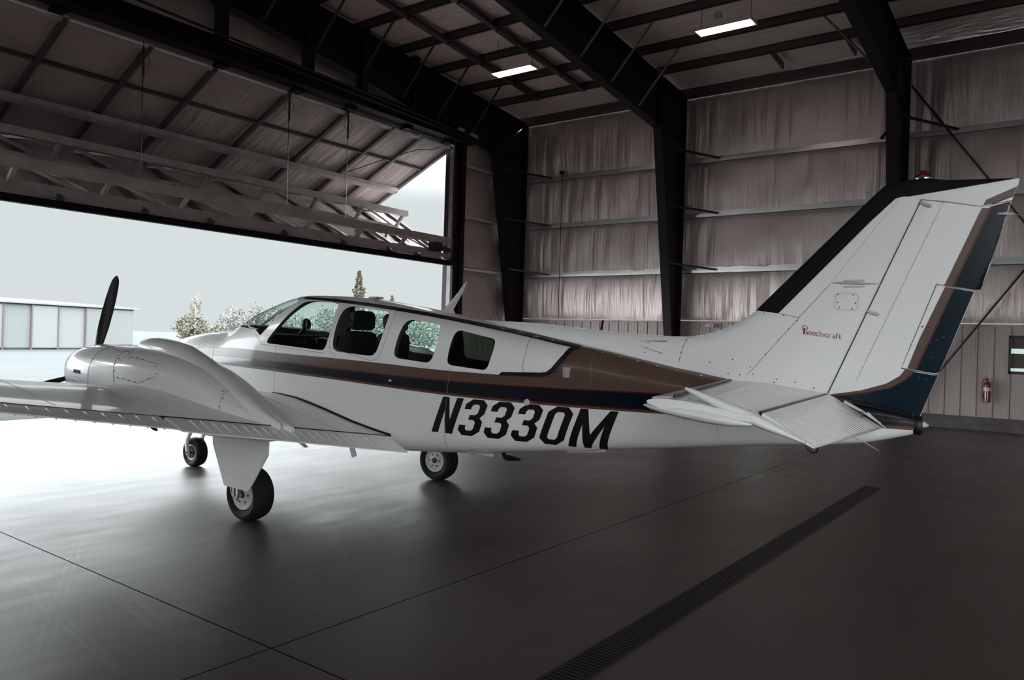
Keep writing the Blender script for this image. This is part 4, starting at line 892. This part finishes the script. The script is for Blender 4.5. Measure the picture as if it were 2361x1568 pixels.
for p in ((-5.315,1.585),(-5.36,1.578),(-5.40,1.568)): D.append(('chrome', on_fin([disc(p, .006, 8)], .003, step=.5)))
join_decals(ru, D)
D = [('tan', on_fin([[(-5.500,2.205),(-5.552,2.193),(-5.535,2.15),(-5.338,1.627),(-5.285,1.636),(-5.354,1.843)]], .0022)), ('blue', on_fin([[(-5.552,2.193),(-5.668,2.169),(-5.478,1.616),(-5.443,1.610),(-5.338,1.627)]], .0022)), ('maroon', on_fin(thick([(-5.552,2.192),(-5.338,1.629)], .010), .0028))]
for p in ((-5.50,1.86),(-5.46,1.84),(-5.47,1.80),(-5.42,1.82),(-5.43,1.72),(-5.455,1.935),(-5.41,1.93),(-5.37,1.93)): D.append(('chrome', on_fin([disc(p, .006, 8)], .004, step=.5)))
join_decals(tb, D)
for (a, b) in (((-5.024,2.034),(-5.10,2.010)),((-5.341,2.790),(-5.405,2.755))): MB().bar((a[0],finh(*a)+.004,a[1]),(b[0],finh(*b)+.012,b[1]),.030,.018).build('rudder_hinge', M['whiteplastic'], ru)
MB().tube([(-5.79,.02,2.685),(-5.85,.022,2.683),(-5.885,.02,2.675)], [.006,.012,.004], 8).tube([(-5.88,.02,2.677),(-5.95,.02,2.66)], .0015, 4).build('static_wick', M['whiteplastic'], ru, True)
MB().lathe([(0,.0),(0,.058),(.008,.060),(.016,.055)], (-5.345,0,2.952), 'z', 20).build('beacon_base', M['chrome'], AP, True)
MB().lathe([(0,.052),(.02,.050),(.04,.036),(.052,.012),(.054,0)], (-5.345,0,2.966), 'z', 20).build('beacon', M['redlens'], AP, True)
# script logo strokes on the fin
def arc(cx, cy, rx, ry, a0, a1, n=12): return [(cx+rx*math.cos(math.radians(a0+(a1-a0)*i/n)), cy+ry*math.sin(math.radians(a0+(a1-a0)*i/n))) for i in range(n+1)]
def lettering():
    S = []; lw, hw_ = .10, .055
    def st(pts, w_): S.append((pts, w_))
    st(arc(.30,1.12,.34,.46,200,-60,22), .09); st(arc(.20,1.0,.22,.26,190,330,8), .08); st([(.22,.05),(.26,1.12)], .22); st(arc(.48,.27,.20,.24,-95,95,10), .13); st([(.12,.04),(.52,.04)], .09)
    x = .82
    def e(x): st([(x+.04,.34),(x+.38,.34)], .05); st(arc(x+.21,.30,.19,.30,15,330,14), .085)
    def c(x): st(arc(x+.21,.30,.19,.30,50,320,14), .09)
    def stem(x, h, w_=.09, foot=True):
        st([(x,0),(x,h)], w_)
        if foot: st([(x-.10,.015),(x+.10,.015)], .035)
        st([(x-.10,h-.05),(x,h-.01)], .045)
    e(x); x += .47; e(x); x += .47; c(x); x += .50
    stem(x, 1.0); st(arc(x+.17,.38,.17,.22,170,0,8), .06); st([(x+.34,.38),(x+.34,0)], .09); st([(x+.24,.015),(x+.44,.015)], .035); x += .55
    c(x); x += .50; stem(x, .62); st(arc(x+.18,.42,.16,.17,150,40,6), .08); x += .42
    st(arc(x+.18,.42,.15,.18,150,0,8), .06); st([(x+.33,.42),(x+.33,.06),(x+.42,.02)], .09); st(arc(x+.18,.15,.15,.15,60,330,10), .06); x += .52
    stem(x+.05, .78); st(arc(x+.20,.78,.15,.22,180,50,8), .08); st([(x-.06,.56),(x+.26,.56)], .045); x += .40
    st([(x,.82),(x,.12),(x+.08,.02),(x+.20,.06)], .085); st([(x-.10,.56),(x+.20,.56)], .045)
    return S, x+.2
S, Wd = lettering(); P = []
for pts, w_ in S: P.append((pts, w_))
def fmap(p, side):
    k = p[0]/Wd
    if side > 0: return (-4.590-.268*k+.0*p[1], 1.862-.034*k+p[1]*.0405)
    return (-4.858+.268*k, 1.845+p[1]*.0405)
for sd in (1,-1):
    polys = []
    for pts, w_ in P:
        for q in thick(pts, w_): polys.append([fmap(p, sd) for p in q])
    V, F, NN = on_fin(polys, .002+.0, (sd,), .5); join_decals(fin, [('redletter', (V, F, NN))])
# ------------------------------------------------------------------ wings
def wing_par(t):
    k = t-.56
    c = dict(sh=-.949+.2*k, zh=.799+.14*k, st=-1.21+.2*k, zt=.665+.16*k, sl=interp([(.3,1.45),(.56,1.40),(1.2,1.22),(2.6,1.12),(5.76,.98)], t))
    c['zc'] = c['zh']+interp([(.3,.31),(.56,.305),(1.6,.27),(2.6,.175),(3.2,.145),(5.76,.10)], t); c['ch'] = c['sl']-c['st']; c['zl'] = c['zh']+.42*(c['zc']-c['zh'])
    c['zb'] = c['zc']-.155*c['ch']*(.95 if t > 1 else 1); return c
UF = [(0,0),(.10,.13),(.204,.29),(.37,.60),(.55,.885),(.68,.985),(.78,1.0),(.88,.93),(.95,.78),(.985,.62),(1.0,.42)]
def w_up(c, u): return c['zh']+interp(UF, u)*(c['zc']-c['zh'])
def w_lo(c, u):
    a = c['zt']-.0+(c['zh']-c['zt'])*.25; return a+(c['zb']-a)*math.sin(min(1,u/.75)*math.pi/2) if u < .75 else c['zb']+(c['zl']-c['zb'])*(1-math.sqrt(max(0,1-((u-.75)/.25)**2)))
US = [0,.05,.1,.15,.2,.27,.34,.41,.48,.55,.62,.68,.74,.80,.85,.89,.93,.96,.98,.993,1.0]
for sd, side in ((1,'left'),(-1,'right')):
    wg = MB(); ts = [.30,.45,.56,.7,.9,1.1,1.35,1.6,1.9,2.2,2.5,2.8,3.2,3.6,4.0,4.4,4.8,5.2,5.5,5.65,5.72,5.76]; rg = []
    for t in ts:
        c = wing_par(t); k = 1 if t < 5.6 else math.sqrt(max(0.02, 1-((t-5.6)/.165)**2)); zm = (c['zh']+c['zc'])/2
        up_ = [(c['sh']+u*(c['sl']-c['sh']), w_up(c,u)) for u in US]; lo_ = [(c['sh']+u*(c['sl']-c['sh']), w_lo(c,u)) for u in US[:-1]][::-1]
        rg.append([(s, sd*t, zm+(z-zm)*k) for s, z in up_+lo_])
    wg.rings(rg); wo = wg.build('wing', M['white'], AP, True); tag(wo, 'white wing, '+side+' side of the cabin')
    for nm, t0, t1 in (('flap', .58, 2.62), ('aileron', 2.66, 5.30), ('wing_tip_fairing', 5.31, 5.66)):
        fl = MB(); rg = []
        for t in lin(t0, t1, 12):
            c = wing_par(t); g = .012; zl_0 = w_lo(c, 0)
            if nm == 'aileron': dz = .012
            else: dz = 0
            rg.append([(c['sh']-g, sd*t, c['zh']-.004), (c['sh']-.10, sd*t, c['zh']*.62+c['zt']*.38+.008), (c['st'], sd*t, c['zt']+.006+dz), (c['st'], sd*t, c['zt']-.004+dz), (c['sh']-g, sd*t, zl_0+.005)])
        fl.rings(rg); fo_ = fl.build(nm, M['white'], wo)
        if nm != 'wing_tip_fairing':
            bd = MB(); t = t0+.07
            while t < t1-.12:
                c = wing_par(t); z0 = c['zh']-.004; z1 = c['zh']*.62+c['zt']*.38+.008
                bd.tube([(c['sh']-.045, sd*(t), z0*.6+z1*.4+.0), (c['sh']-.10, sd*(t+.006), z1+.0015), (c['st']+.012, sd*(t+.02), c['zt']+.008)], [.003,.0085,.006], 6); t += .082 if nm == 'flap' else .115
            bd.build('stiffening_bead', M['white'], fo_ if False else wo, True)
    # dark hinge gap, rivet line on the upper skin
    gp = MB(); gp.rings([[(wing_par(t)['sh']-.001, sd*t, wing_par(t)['zh']-.006), (wing_par(t)['sh']-.013, sd*t, wing_par(t)['zh']-.012), (wing_par(t)['sh']-.012, sd*t, wing_par(t)['zh']-.03)] for t in lin(.57, 5.3, 24)]); gp.tube([(wing_par(t)['sh']-.006, sd*t, wing_par(t)['zh']-.003) for t in lin(.57, 2.64, 12)], .008, 6); gp.tube([(wing_par(t)['sh']-.006, sd*t, wing_par(t)['zh']-.004) for t in lin(2.64, 5.3, 12)], .005, 6); gp.build('hinge_gap', M['black'], wo)
    for tt in (.58, 1.05, 2.45, 3.3, 4.2):
        ln = [(wing_par(tt)['sh']+u*(wing_par(tt)['sl']-wing_par(tt)['sh']), sd*tt, w_up(wing_par(tt),u)+.0006) for u in US[1:16]]
        MB().tube(ln, .0016, 4).build('skin_seam', M['whiteplastic'], wo)
    sm = MB()
    for uu in (.40, .72):
        for t in lin(2.5, 5.3, 90): c = wing_par(t); sm.lathe([(0,.0035),(.002,.002)], (c['sh']+uu*(c['sl']-c['sh']), sd*t, w_up(c,uu)+.0005), 'z', 5)
    tag(sm.build('rivets', M['whiteplastic'], wo), kind='stuff')
    # black root seal against the fuselage
    ln = []
    for s in lin(-.955, .72, 30):
        c = wing_par(.56); z = w_up(c, (s-c['sh'])/(c['sl']-c['sh'])); y = fus(s, z); cc = wing_par(max(.5,y)); z = w_up(cc, max(0,(s-cc['sh'])/(cc['sl']-cc['sh']))); ln.append((s, sd*(fus(s, z)+.008), z+.006))
    MB().tube(ln, [.016]+[.014]*20+[.011,.010,.009,.008,.007,.006,.005,.004,.003], 8).build('root_seal', M['bootblk'], wo, True)
    # nacelle
    T = 1.75*sd
    NTB = [(2.04,.18,1.43,1.17,1.30),(2.03,.27,1.48,1.10,1.30),(2.0,.335,1.515,1.05,1.30),(1.93,.385,1.555,1.00,1.30),(1.8,.41,1.578,.96,1.29),(1.5,.425,1.582,.92,1.27),(1.16,.42,1.57,.88,1.25),(.8,.41,1.55,.86,1.22),(.5,.385,1.505,.84,1.18),(.2,.35,1.43,.82,1.13),(-.05,.31,1.33,.80,1.08),(-.3,.25,1.20,.80,1.02),(-.5,.19,1.10,.80,.97),(-.65,.13,1.03,.82,.94),(-.76,.07,.985,.85,.92),(-.84,.02,.955,.88,.915)]
    nm_ = [_mono(NTB, k) for k in (1,2,3,4)]
    def nac(s): return [_ev(m_, s) for m_ in nm_]
    def nring(s, g=0, n=56):
        w_, zt, zb, zc = nac(s); off = -.12*max(0,min(1,(.4-s)/1.2)); out = []; e = 2/(2.6 if s > .3 else 2.0+.6*max(0,(s+.8)/1.1)); ng = 2/2.3
        for k in range(n):
            a = 2*math.pi*k/n; c, si = math.cos(a), math.sin(a); ex = e if si >= 0 else ng
            out.append((s, T+sd*off+(w_+g)*math.copysign(abs(c)**ex, c), zc+((zt-zc+g) if si >= 0 else (zc-zb))*math.copysign(abs(si)**ex, si)))
        return out
    nb_ = MB(); nb_.rings([nring(s) for s in [2.04,2.036,2.03,2.018,2.0,1.97,1.93,1.88,1.8]+lin(1.7,-.84,44)]); no = nb_.build('engine_nacelle', M['white'], AP, True); tag(no, 'white engine nacelle on the '+side+' wing')
    # induction scoop on top
    SC = [(1.165,.10,1.640,1.56),(1.15,.125,1.652,1.53),(1.05,.14,1.661,1.50),(.95,.15,1.661,1.47),(.75,.16,1.638,1.43),(.56,.165,1.603,1.38),(.29,.165,1.504,1.28),(-.03,.15,1.362,1.14),(-.34,.12,1.203,1.0),(-.62,.08,1.062,.92),(-.80,.02,.99,.9)]
    def scr(s_, w_, z1, z0): return [(s_+(.10*(1-abs(math.sin(a))) if s_ > 1.1 else 0)*0, T-.03*sd+w_*math.copysign(abs(math.cos(a))**.8, math.cos(a)), z0+(z1-z0)*max(0, math.sin(a))**.7 if math.sin(a) > 0 else z0) for a in lin(0, math.pi, 17)]
    s_m = MB(); s_m.rings([scr(*q) for q in SC], closed=False, cap=False); n17 = 17
    s_m.add(scr(*SC[0]), [tuple(range(17))]); s_m.build('induction_scoop', M['white'], no, True)
    MB().add([(p[0]+.002, T+(p[1]-T)*.7, 1.60+(p[2]-1.60)*.55) for p in scr(*SC[0])], [tuple(range(17))[::-1]]).build('scoop_mouth', M['black'], no)
    # cowl panel seams, screws, placards
    def nskin(s, a, g=.0015):
        w_, zt, zb, zc = nac(s); e = 2/2.6; c, si = math.cos(a), math.sin(a); ex = e if si >= 0 else 2/2.3; off = -.12*max(0,min(1,(.4-s)/1.2))
        return (s, T+sd*off+sd*(w_+g)*math.copysign(abs(c)**ex, c), zc+((zt-zc+g) if si >= 0 else (zc-zb))*math.copysign(abs(si)**ex, si))
    for ln in ([nskin(1.42, a) for a in lin(-.9,1.57,14)], [nskin(.98+.12*math.sin(a*1.2), a) for a in lin(-.5,1.57,16)], [nskin(s, .10) for s in lin(.98,.62,6)], [nskin(s, .10+(.62-s)*1.5) for s in lin(.62,.42,5)], [nskin(s, .75+.1*(1.1-s)) for s in lin(1.02,.46,8)], [nskin(-.28+.06*a, a) for a in lin(-.2,1.3,10)], [nskin(1.95, a, .002) for a in lin(-.9,1.57,14)], [nskin(s, 1.0) for s in lin(1.95,.98,8)]): MB().tube(ln, .0018, 4).build('cowl_seam', M['seam'], no)
    rv = MB()
    for s, a in [(.98,.9),(.9,.82),(.8,.80),(.7,.80),(.6,.78),(.5,.70),(.43,.50),(.50,.28),(.57,.16),(.66,.12),(.75,.12),(.84,.12),(.93,.12),(1.0,.25),(1.03,.45),(1.03,.65),(1.42,.5),(1.42,.9),(1.42,1.1),(1.6,1.15),(1.75,1.18),(-.26,.3),(-.25,.7),(-.2,1.0)]:
        p = nskin(s, a, .002); rv.lathe([(-.004,.006),(.002,.006),(.003,0)], p, 'y', 7)
    rv.build('cowl_screw', M['rivet'], no)
    def placard(s0, s1, a0, a1, mk, nm__): 
        P_ = [nskin(s0,a0,.0025), nskin(s1,a0,.0025), nskin(s1,a1,.0025), nskin(s0,a1,.0025)]; MB().add(P_, [(0,1,2,3) if sd < 0 else (3,2,1,0)]).build(nm__, M[mk], no)
    for i, (a0, ln_) in enumerate(((-.02,.10),(.03,.08),(.08,.09))): placard(.86-.0*i, .86-ln_, a0-.10, a0-.125, 'seam', 'placard_line')
    placard(.875,.76,-.15,-.16,'darkmetal','placard_line')
    bd_ = MB()                                                       # maker's script badge, as small raised strokes
    for k in range(7): bd_.tube([nskin(1.70-.02*k, .02+.02*(k%2), .003), nskin(1.69-.02*k, .10, .003), nskin(1.682-.02*k, .03, .003)], .003, 4)
    bd_.tube([nskin(1.70,-.03,.003), nskin(1.56,-.03,.003)], .0025, 4); bd_.build('cowl_badge', M['chrome'], no, True)
    # fillet bulge where the nacelle meets the wing
    MB().rings([[(1.15-1.2*c, T+sd*(.30+w_*b), 1.10-.12*c+h_*a) for b, a in ((-1,.2),(-.5,.8),(0,1),(.5,.75),(1,0))] for c, w_, h_ in ((0,.02,.0),(.15,.12,.06),(.4,.17,.09),(.7,.15,.07),(.9,.10,.04),(1,.02,.0))]).build('wheel_well_bulge', M['white'], no, True)
    # propeller
    pe = empty('propeller', (2.15, T, 1.30), 0, AP); MB().lathe([(-.16,.17),(-.05,.165),(.08,.14),(.18,.09),(.25,.03),(.26,0)], (0,0,0), 'x', 28).build('spinner', M['metal'], pe, True)
    for a0 in (0, 120, 240):
        A = math.radians(-13+a0)*(1 if sd > 0 else 1); ra = Vector((0, math.sin(A), math.cos(A))); ta = Vector((0, math.cos(A), -math.sin(A))); bl = MB(); rg = []
        for r, ch, th, tw in ((.10,.05,.05,70),(.18,.085,.045,62),(.30,.125,.03,50),(.45,.15,.022,40),(.62,.155,.016,32),(.78,.145,.012,27),(.90,.125,.009,23),(.97,.10,.007,21),(1.01,.06,.006,20),(1.03,.015,.004,20)):
            tw = math.radians(tw); cd = ta*math.cos(tw)+Vector((1,0,0))*math.sin(tw); nd = ra.cross(cd); rg.append([ra*r+cd*ch*.7*x+nd*th*y for x, y in ((.5,0),(.3,.5),(0,.7),(-.3,.5),(-.5,0),(-.3,-.2),(0,-.3),(.3,-.2))])
        bl.rings(rg); b_o = bl.build('blade', M['prop'], pe, True)
    # main gear
    G = 1.39*sd
    ge = empty('main_gear', (0, G, .245), 0, AP)
    MB().lathe([(-.07,.135),(-.095,.16),(-.105,.20),(-.085,.235),(-.04,.247),(0,.250),(.04,.247),(.085,.235),(.105,.20),(.095,.16),(.07,.135)], (0,0,0), 'y', 48).build('tire', M['tire'], ge, True)
    MB().lathe([(-.088,0),(-.086,.05),(-.074,.105),(-.090,.118),(-.092,.138),(-.07,.142),(.07,.142),(.092,.138),(.090,.118),(.074,.105),(.086,.05),(.088,0)], (0,0,0), 'y', 40).build('rim', M['rim'], ge, True)
    hb = MB().lathe([(-.105,0),(-.105,.026),(-.08,.036),(.08,.036),(.105,.026),(.105,0)], (0,0,0), 'y', 20)
    for k in range(6): a = k*math.pi/3; hb.lathe([(-.088,.0),(-.088,.009),(-.07,.009)], (.075*math.cos(a),0,.075*math.sin(a)), 'y', 8); hb.lathe([(.07,.009),(.088,.009),(.088,0)], (.075*math.cos(a),0,.075*math.sin(a)), 'y', 8)
    hb.build('hub', M['darkmetal'], ge, True)
    sg = MB().tube([(.0,sd*.15,.0),(.0,sd*.15,.16),(-.01,sd*.13,.60)], [.035,.038,.045], 14); sg.tube([(0,sd*.16,.0),(0,-.0,.0)], .022, 10); sg.tube([(-.06,sd*.15,.06),(-.14,sd*.15,.17),(-.07,sd*.15,.32)], .018, 8); sg.build('strut', M['metal'], ge, True)
    MB().tube([(.02,sd*.16,.0),(.045,sd*.165,.06),(.03,sd*.165,.12)], .02, 8).tube([(-.03,sd*.165,-.03),(-.07,sd*.17,.05)], .014, 8).build('brake_caliper', M['metal'], ge, True)
    dp = [(.29,.78),(-.49,.80),(-.49,.675),(-.24,.325),(.10,.335),(.285,.70)]
    gd = MB(); gd.add([(a, sd*.195, b-.245) for a, b in dp]+[(a, sd*.215, b-.245) for a, b in dp], [tuple(range(6)), tuple(range(11,5,-1))]+[(i,(i+1)%6,6+(i+1)%6,6+i) for i in range(6)]); gdo = gd.build('gear_door', M['white'], ge, bev=.003)
    MB().tube([(.13,sd*.217,.235),(-.30,sd*.217,.205)], [.008,.010], 8).tube([(.125,sd*.217,.215),(-.28,sd*.217,.180)], .003, 6).build('door_bead', M['white'], ge, True)
    MB().bar((-.46,sd*.205,.56),(-.53,sd*.205,.575),.03,.012).build('door_hinge', M['darkmetal'], ge)
# nose gear
ng = empty('nose_gear', (2.86, .03, .185), 0, AP)
MB().lathe([(-.05,.095),(-.07,.12),(-.075,.15),(-.06,.176),(-.02,.186),(.02,.186),(.06,.176),(.075,.15),(.07,.12),(.05,.095)], (0,0,0), 'y', 40).build('tire', M['tire'], ng, True)
MB().lathe([(-.06,0),(-.045,.03),(-.04,.07),(-.062,.085),(-.062,.1),(.062,.1),(.062,.085),(.04,.07),(.045,.03),(.06,0)], (0,0,0), 'y', 32).build('rim', M['rim'], ng, True)
fk = MB()
for q in (-1, 1): fk.rings([[(x+w_*a, q*.105+.018*b, z) for a, b in ((1,0),(.7,.7),(0,1),(-.7,.7),(-1,0),(-.7,-.7),(0,-1),(.7,-.7))] for x, z, w_ in ((-.0,-.03,.03),(0,0,.042),(.03,.09,.04),(.02,.17,.042),(-.03,.25,.045),(-.08,.30,.05))])
fk.tube([(-.08,-.12,.30),(-.08,.12,.30)], .045, 12); fk.build('fork', M['rim'], ng, True)
MB().tube([(-.08,0,.30),(-.06,0,.62)], .035, 14).tube([(-.12,0,.34),(-.22,0,.42),(-.12,0,.52)], .014, 8).build('strut', M['metal'], ng, True)
MB().tube([(0,-.13,0),(0,.13,0)], .016, 10).build('axle', M['black'], ng, True)
for q in (1,-1): MB().bar((.1,q*.16,.52),(-.35,q*.16,.50),.012,.12).build('nose_door', M['white'], ng)
MB().bar((.58,.36,.60),(.42,.36,.53),.05,.012).build('flap_track_fairing', M['white'], AP)
MB().bar((-.62,.72,.68),(-.66,.72,.585),.012,.06).build('fuel_drain_mast', M['white'], AP)
MB().tube([(-.05,.9,.86),(.03,.9,.70)], .008, 6).build('vent_tube', M['black'], AP, True)
# ------------------------------------------------------------------ tailplane
def st_par(t): 
    k = (t-.15)/2.15; return dict(sl=-3.985-.34*k, sh=-4.785-.075*k, z0=1.43-.005*k, th=.052-.02*k)
AF = [(0,.35),(.06,.62),(.15,.85),(.3,1.0),(.5,.95),(.75,.72),(1,.5)]
for sd, side in ((1,'left'),(-1,'right')):
    tp = MB(); rg = []
    for t in [.05,.2,.6,1.0,1.4,1.8,2.15,2.25]:
        c = st_par(t); L_ = c['sl']-c['sh']; zf = lambda u: c['z0']+.022*(1-u)-.025*u
        nose = [(c['sl']+.012*math.cos(a), zf(0)+.35*c['th']*math.sin(a)) for a in lin(math.pi/2,-math.pi/2,5)]
        upz = [(c['sl']-L_*u, zf(u)+c['th']*h) for u, h in AF]; lo = [(c['sl']-L_*u, zf(u)-c['th']*h*.9) for u, h in AF][::-1]
        rg.append([(s, sd*t, z) for s, z in upz[::-1]+nose[1:-1]+lo[::-1]])
    tp.rings(rg); to = tp.build('tailplane', M['white'], AP, True); tag(to, 'white tailplane, '+side+' side')
    # rounded outboard tip shell
    c = st_par(2.25); tipm = MB(); rg = []
    for s, w_, h in ((-4.27,.01,.005),(-4.31,.03,.018),(-4.38,.05,.026),(-4.50,.07,.033),(-4.62,.08,.036),(-4.74,.085,.030),(-4.81,.06,.016),(-4.85,.03,.006),(-4.87,.01,.002)):
        rg.append([(s, sd*(2.2+w_*math.cos(a)*1.0), 1.425-.06*(s+4.27)/(-.56)*.9+h*math.sin(a)) for a in lin(0, 2*math.pi*15/16, 16)])
    tipm.rings(rg); tipm.build('tip_cap', M['white'], to, True)
    bt = MB(); bt.rings([[(st_par(t)['sl']-x, sd*t, st_par(t)['z0']+.022+z) for x, z in ((.10,.048-.018*(t/2.2)),(.05,.040-.014*(t/2.2)),(.0,.022),(-.016,0),(.0,-.02),(.06,-.036))] for t in (.17,.8,1.4,2.16)]); bt.build('leading_edge_boot', M['whiteplastic'], to, True)
    ln = [(st_par(t)['sl']-.105, sd*t, st_par(t)['z0']+.020+.0495-.0185*(t/2.2)) for t in (.2,.8,1.4,2.1)]; MB().tube(ln, .007, 6).build('boot_edge', M['black'], to, True)
    # elevator, drooped, with its horn rising above the tip
    el = MB(); rg = []; EA = math.radians(27)
    for t in [.22,.6,1.0,1.4,1.8,2.12]:
        c = st_par(t); h0 = (c['sh']-.012, c['z0']-.022); E = .41-.12*(t-.22)/1.9; th = .028-.008*(t/2.2)
        prof = [(.0,th),(.06,th*1.05),(E*.5,th*.55),(E,.004),(E,-.002),(E*.5,-th*.6),(.05,-th*1.0),(0,-th)]
        rg.append([(h0[0]-x*math.cos(EA)-z*math.sin(EA)*0.9, sd*t, h0[1]-x*math.sin(EA)+z*math.cos(EA)) for x, z in prof])
    el.rings(rg); eo = el.build('elevator', M['white'], to)
    hn = MB(); rg = []
    for x, w_, h in ((-.38,.004,.007),(-.34,.013,.013),(-.26,.02,.02),(-.13,.025,.026),(0,.029,.030),(.12,.028,.024),(.22,.022,.013),(.30,.012,.005)):
        bx, bz = -4.835-x*math.cos(EA)*1.0, 1.402-x*math.sin(EA)*.72; rg.append([(bx+h*math.sin(a)*-.3, sd*(2.20+w_*1.5*math.cos(a)), bz+h*math.sin(a)) for a in lin(0, 2*math.pi*15/16, 16)])
    hn.rings(rg); hn.build('elevator_horn', M['white'], eo, True)
    bd = MB()
    for i in range(26):
        t = .3+.07*i; c = st_par(t); E = .41-.12*(t-.22)/1.9; h0 = (c['sh']-.012, c['z0']-.022); th = .028-.008*(t/2.2)
        f = lambda x, z: (h0[0]-x*math.cos(EA)-z*math.sin(EA)*.9, sd*t, h0[1]-x*math.sin(EA)+z*math.cos(EA)); bd.tube([f(.09,th*.98), f(E*.5,th*.57), f(E*.96,.006)], .0014, 5)
    bd.build('elevator_bead', M['white'], eo, True)
    bd = MB()
    for i in range(30):
        t = .3+.062*i; c = st_par(t); L_ = c['sl']-c['sh']; zf = lambda u: c['z0']+.022*(1-u)-.025*u
        bd.tube([(c['sl']-L_*u, sd*t, zf(u)+c['th']*interp(AF,u)+.0003) for u in (.42,.6,.8,.96)], .0020, 5)
    bd.build('skin_bead', M['white'], to, True)
    c0, c1 = st_par(.2), st_par(2.1); MB().tube([(c0['sh']-.004,sd*.2,c0['z0']+.002),(c1['sh']-.004,sd*2.1,c1['z0']-.004)], .009, 6).build('hinge_gap', M['black'], to, True)
    # trim tab actuator and static wicks near the root
    MB().tube([(-4.95,sd*.42,1.40),(-5.06,sd*.42,1.345),(-5.18,sd*.40,1.27)], [.012,.009,.004], 8).build('tab_pushrod', M['whiteplastic'], eo, True)
    MB().bar((-5.08,sd*.50,1.32),(-5.05,sd*.36,1.345),.012,.02).build('tab_horn', M['darkmetal'], eo)
    MB().add([(-5.09,sd*.46,1.33),(-5.10,sd*.40,1.34),(-5.24,sd*.42,1.22)],[(0,1,2)]).build('tab_bracket', M['white'], eo)
    MB().tube([(-5.07,sd*.95,1.235),(-5.16,sd*.95,1.20),(-5.25,sd*.95,1.15)], [.004,.003,.001], 5).build('static_wick', M['whiteplastic'], eo, True)
MB().rings([[(x, y*k, 1.245+(z-1.245)*k) for _, y, z in fring(-5.345)] for x, k in ((-5.335,1.05),(-5.36,1.08),(-5.385,1.0),(-5.39,.6))]).build('tail_cap', M['black'], AP, True)
# dark fillet where the fin, rudder and tailplane meet
MB().rings([[(s, y, z) for y, z in ((-w_,zz),(-w_*.8,zz+.02),(0,zz+.028),(w_*.8,zz+.02),(w_,zz))] for s, w_, zz in ((-4.70,.10,1.405),(-4.80,.13,1.395),(-4.95,.115,1.372),(-5.15,.09,1.338),(-5.33,.06,1.30))]).build('tail_fillet', M['black'], AP, True)
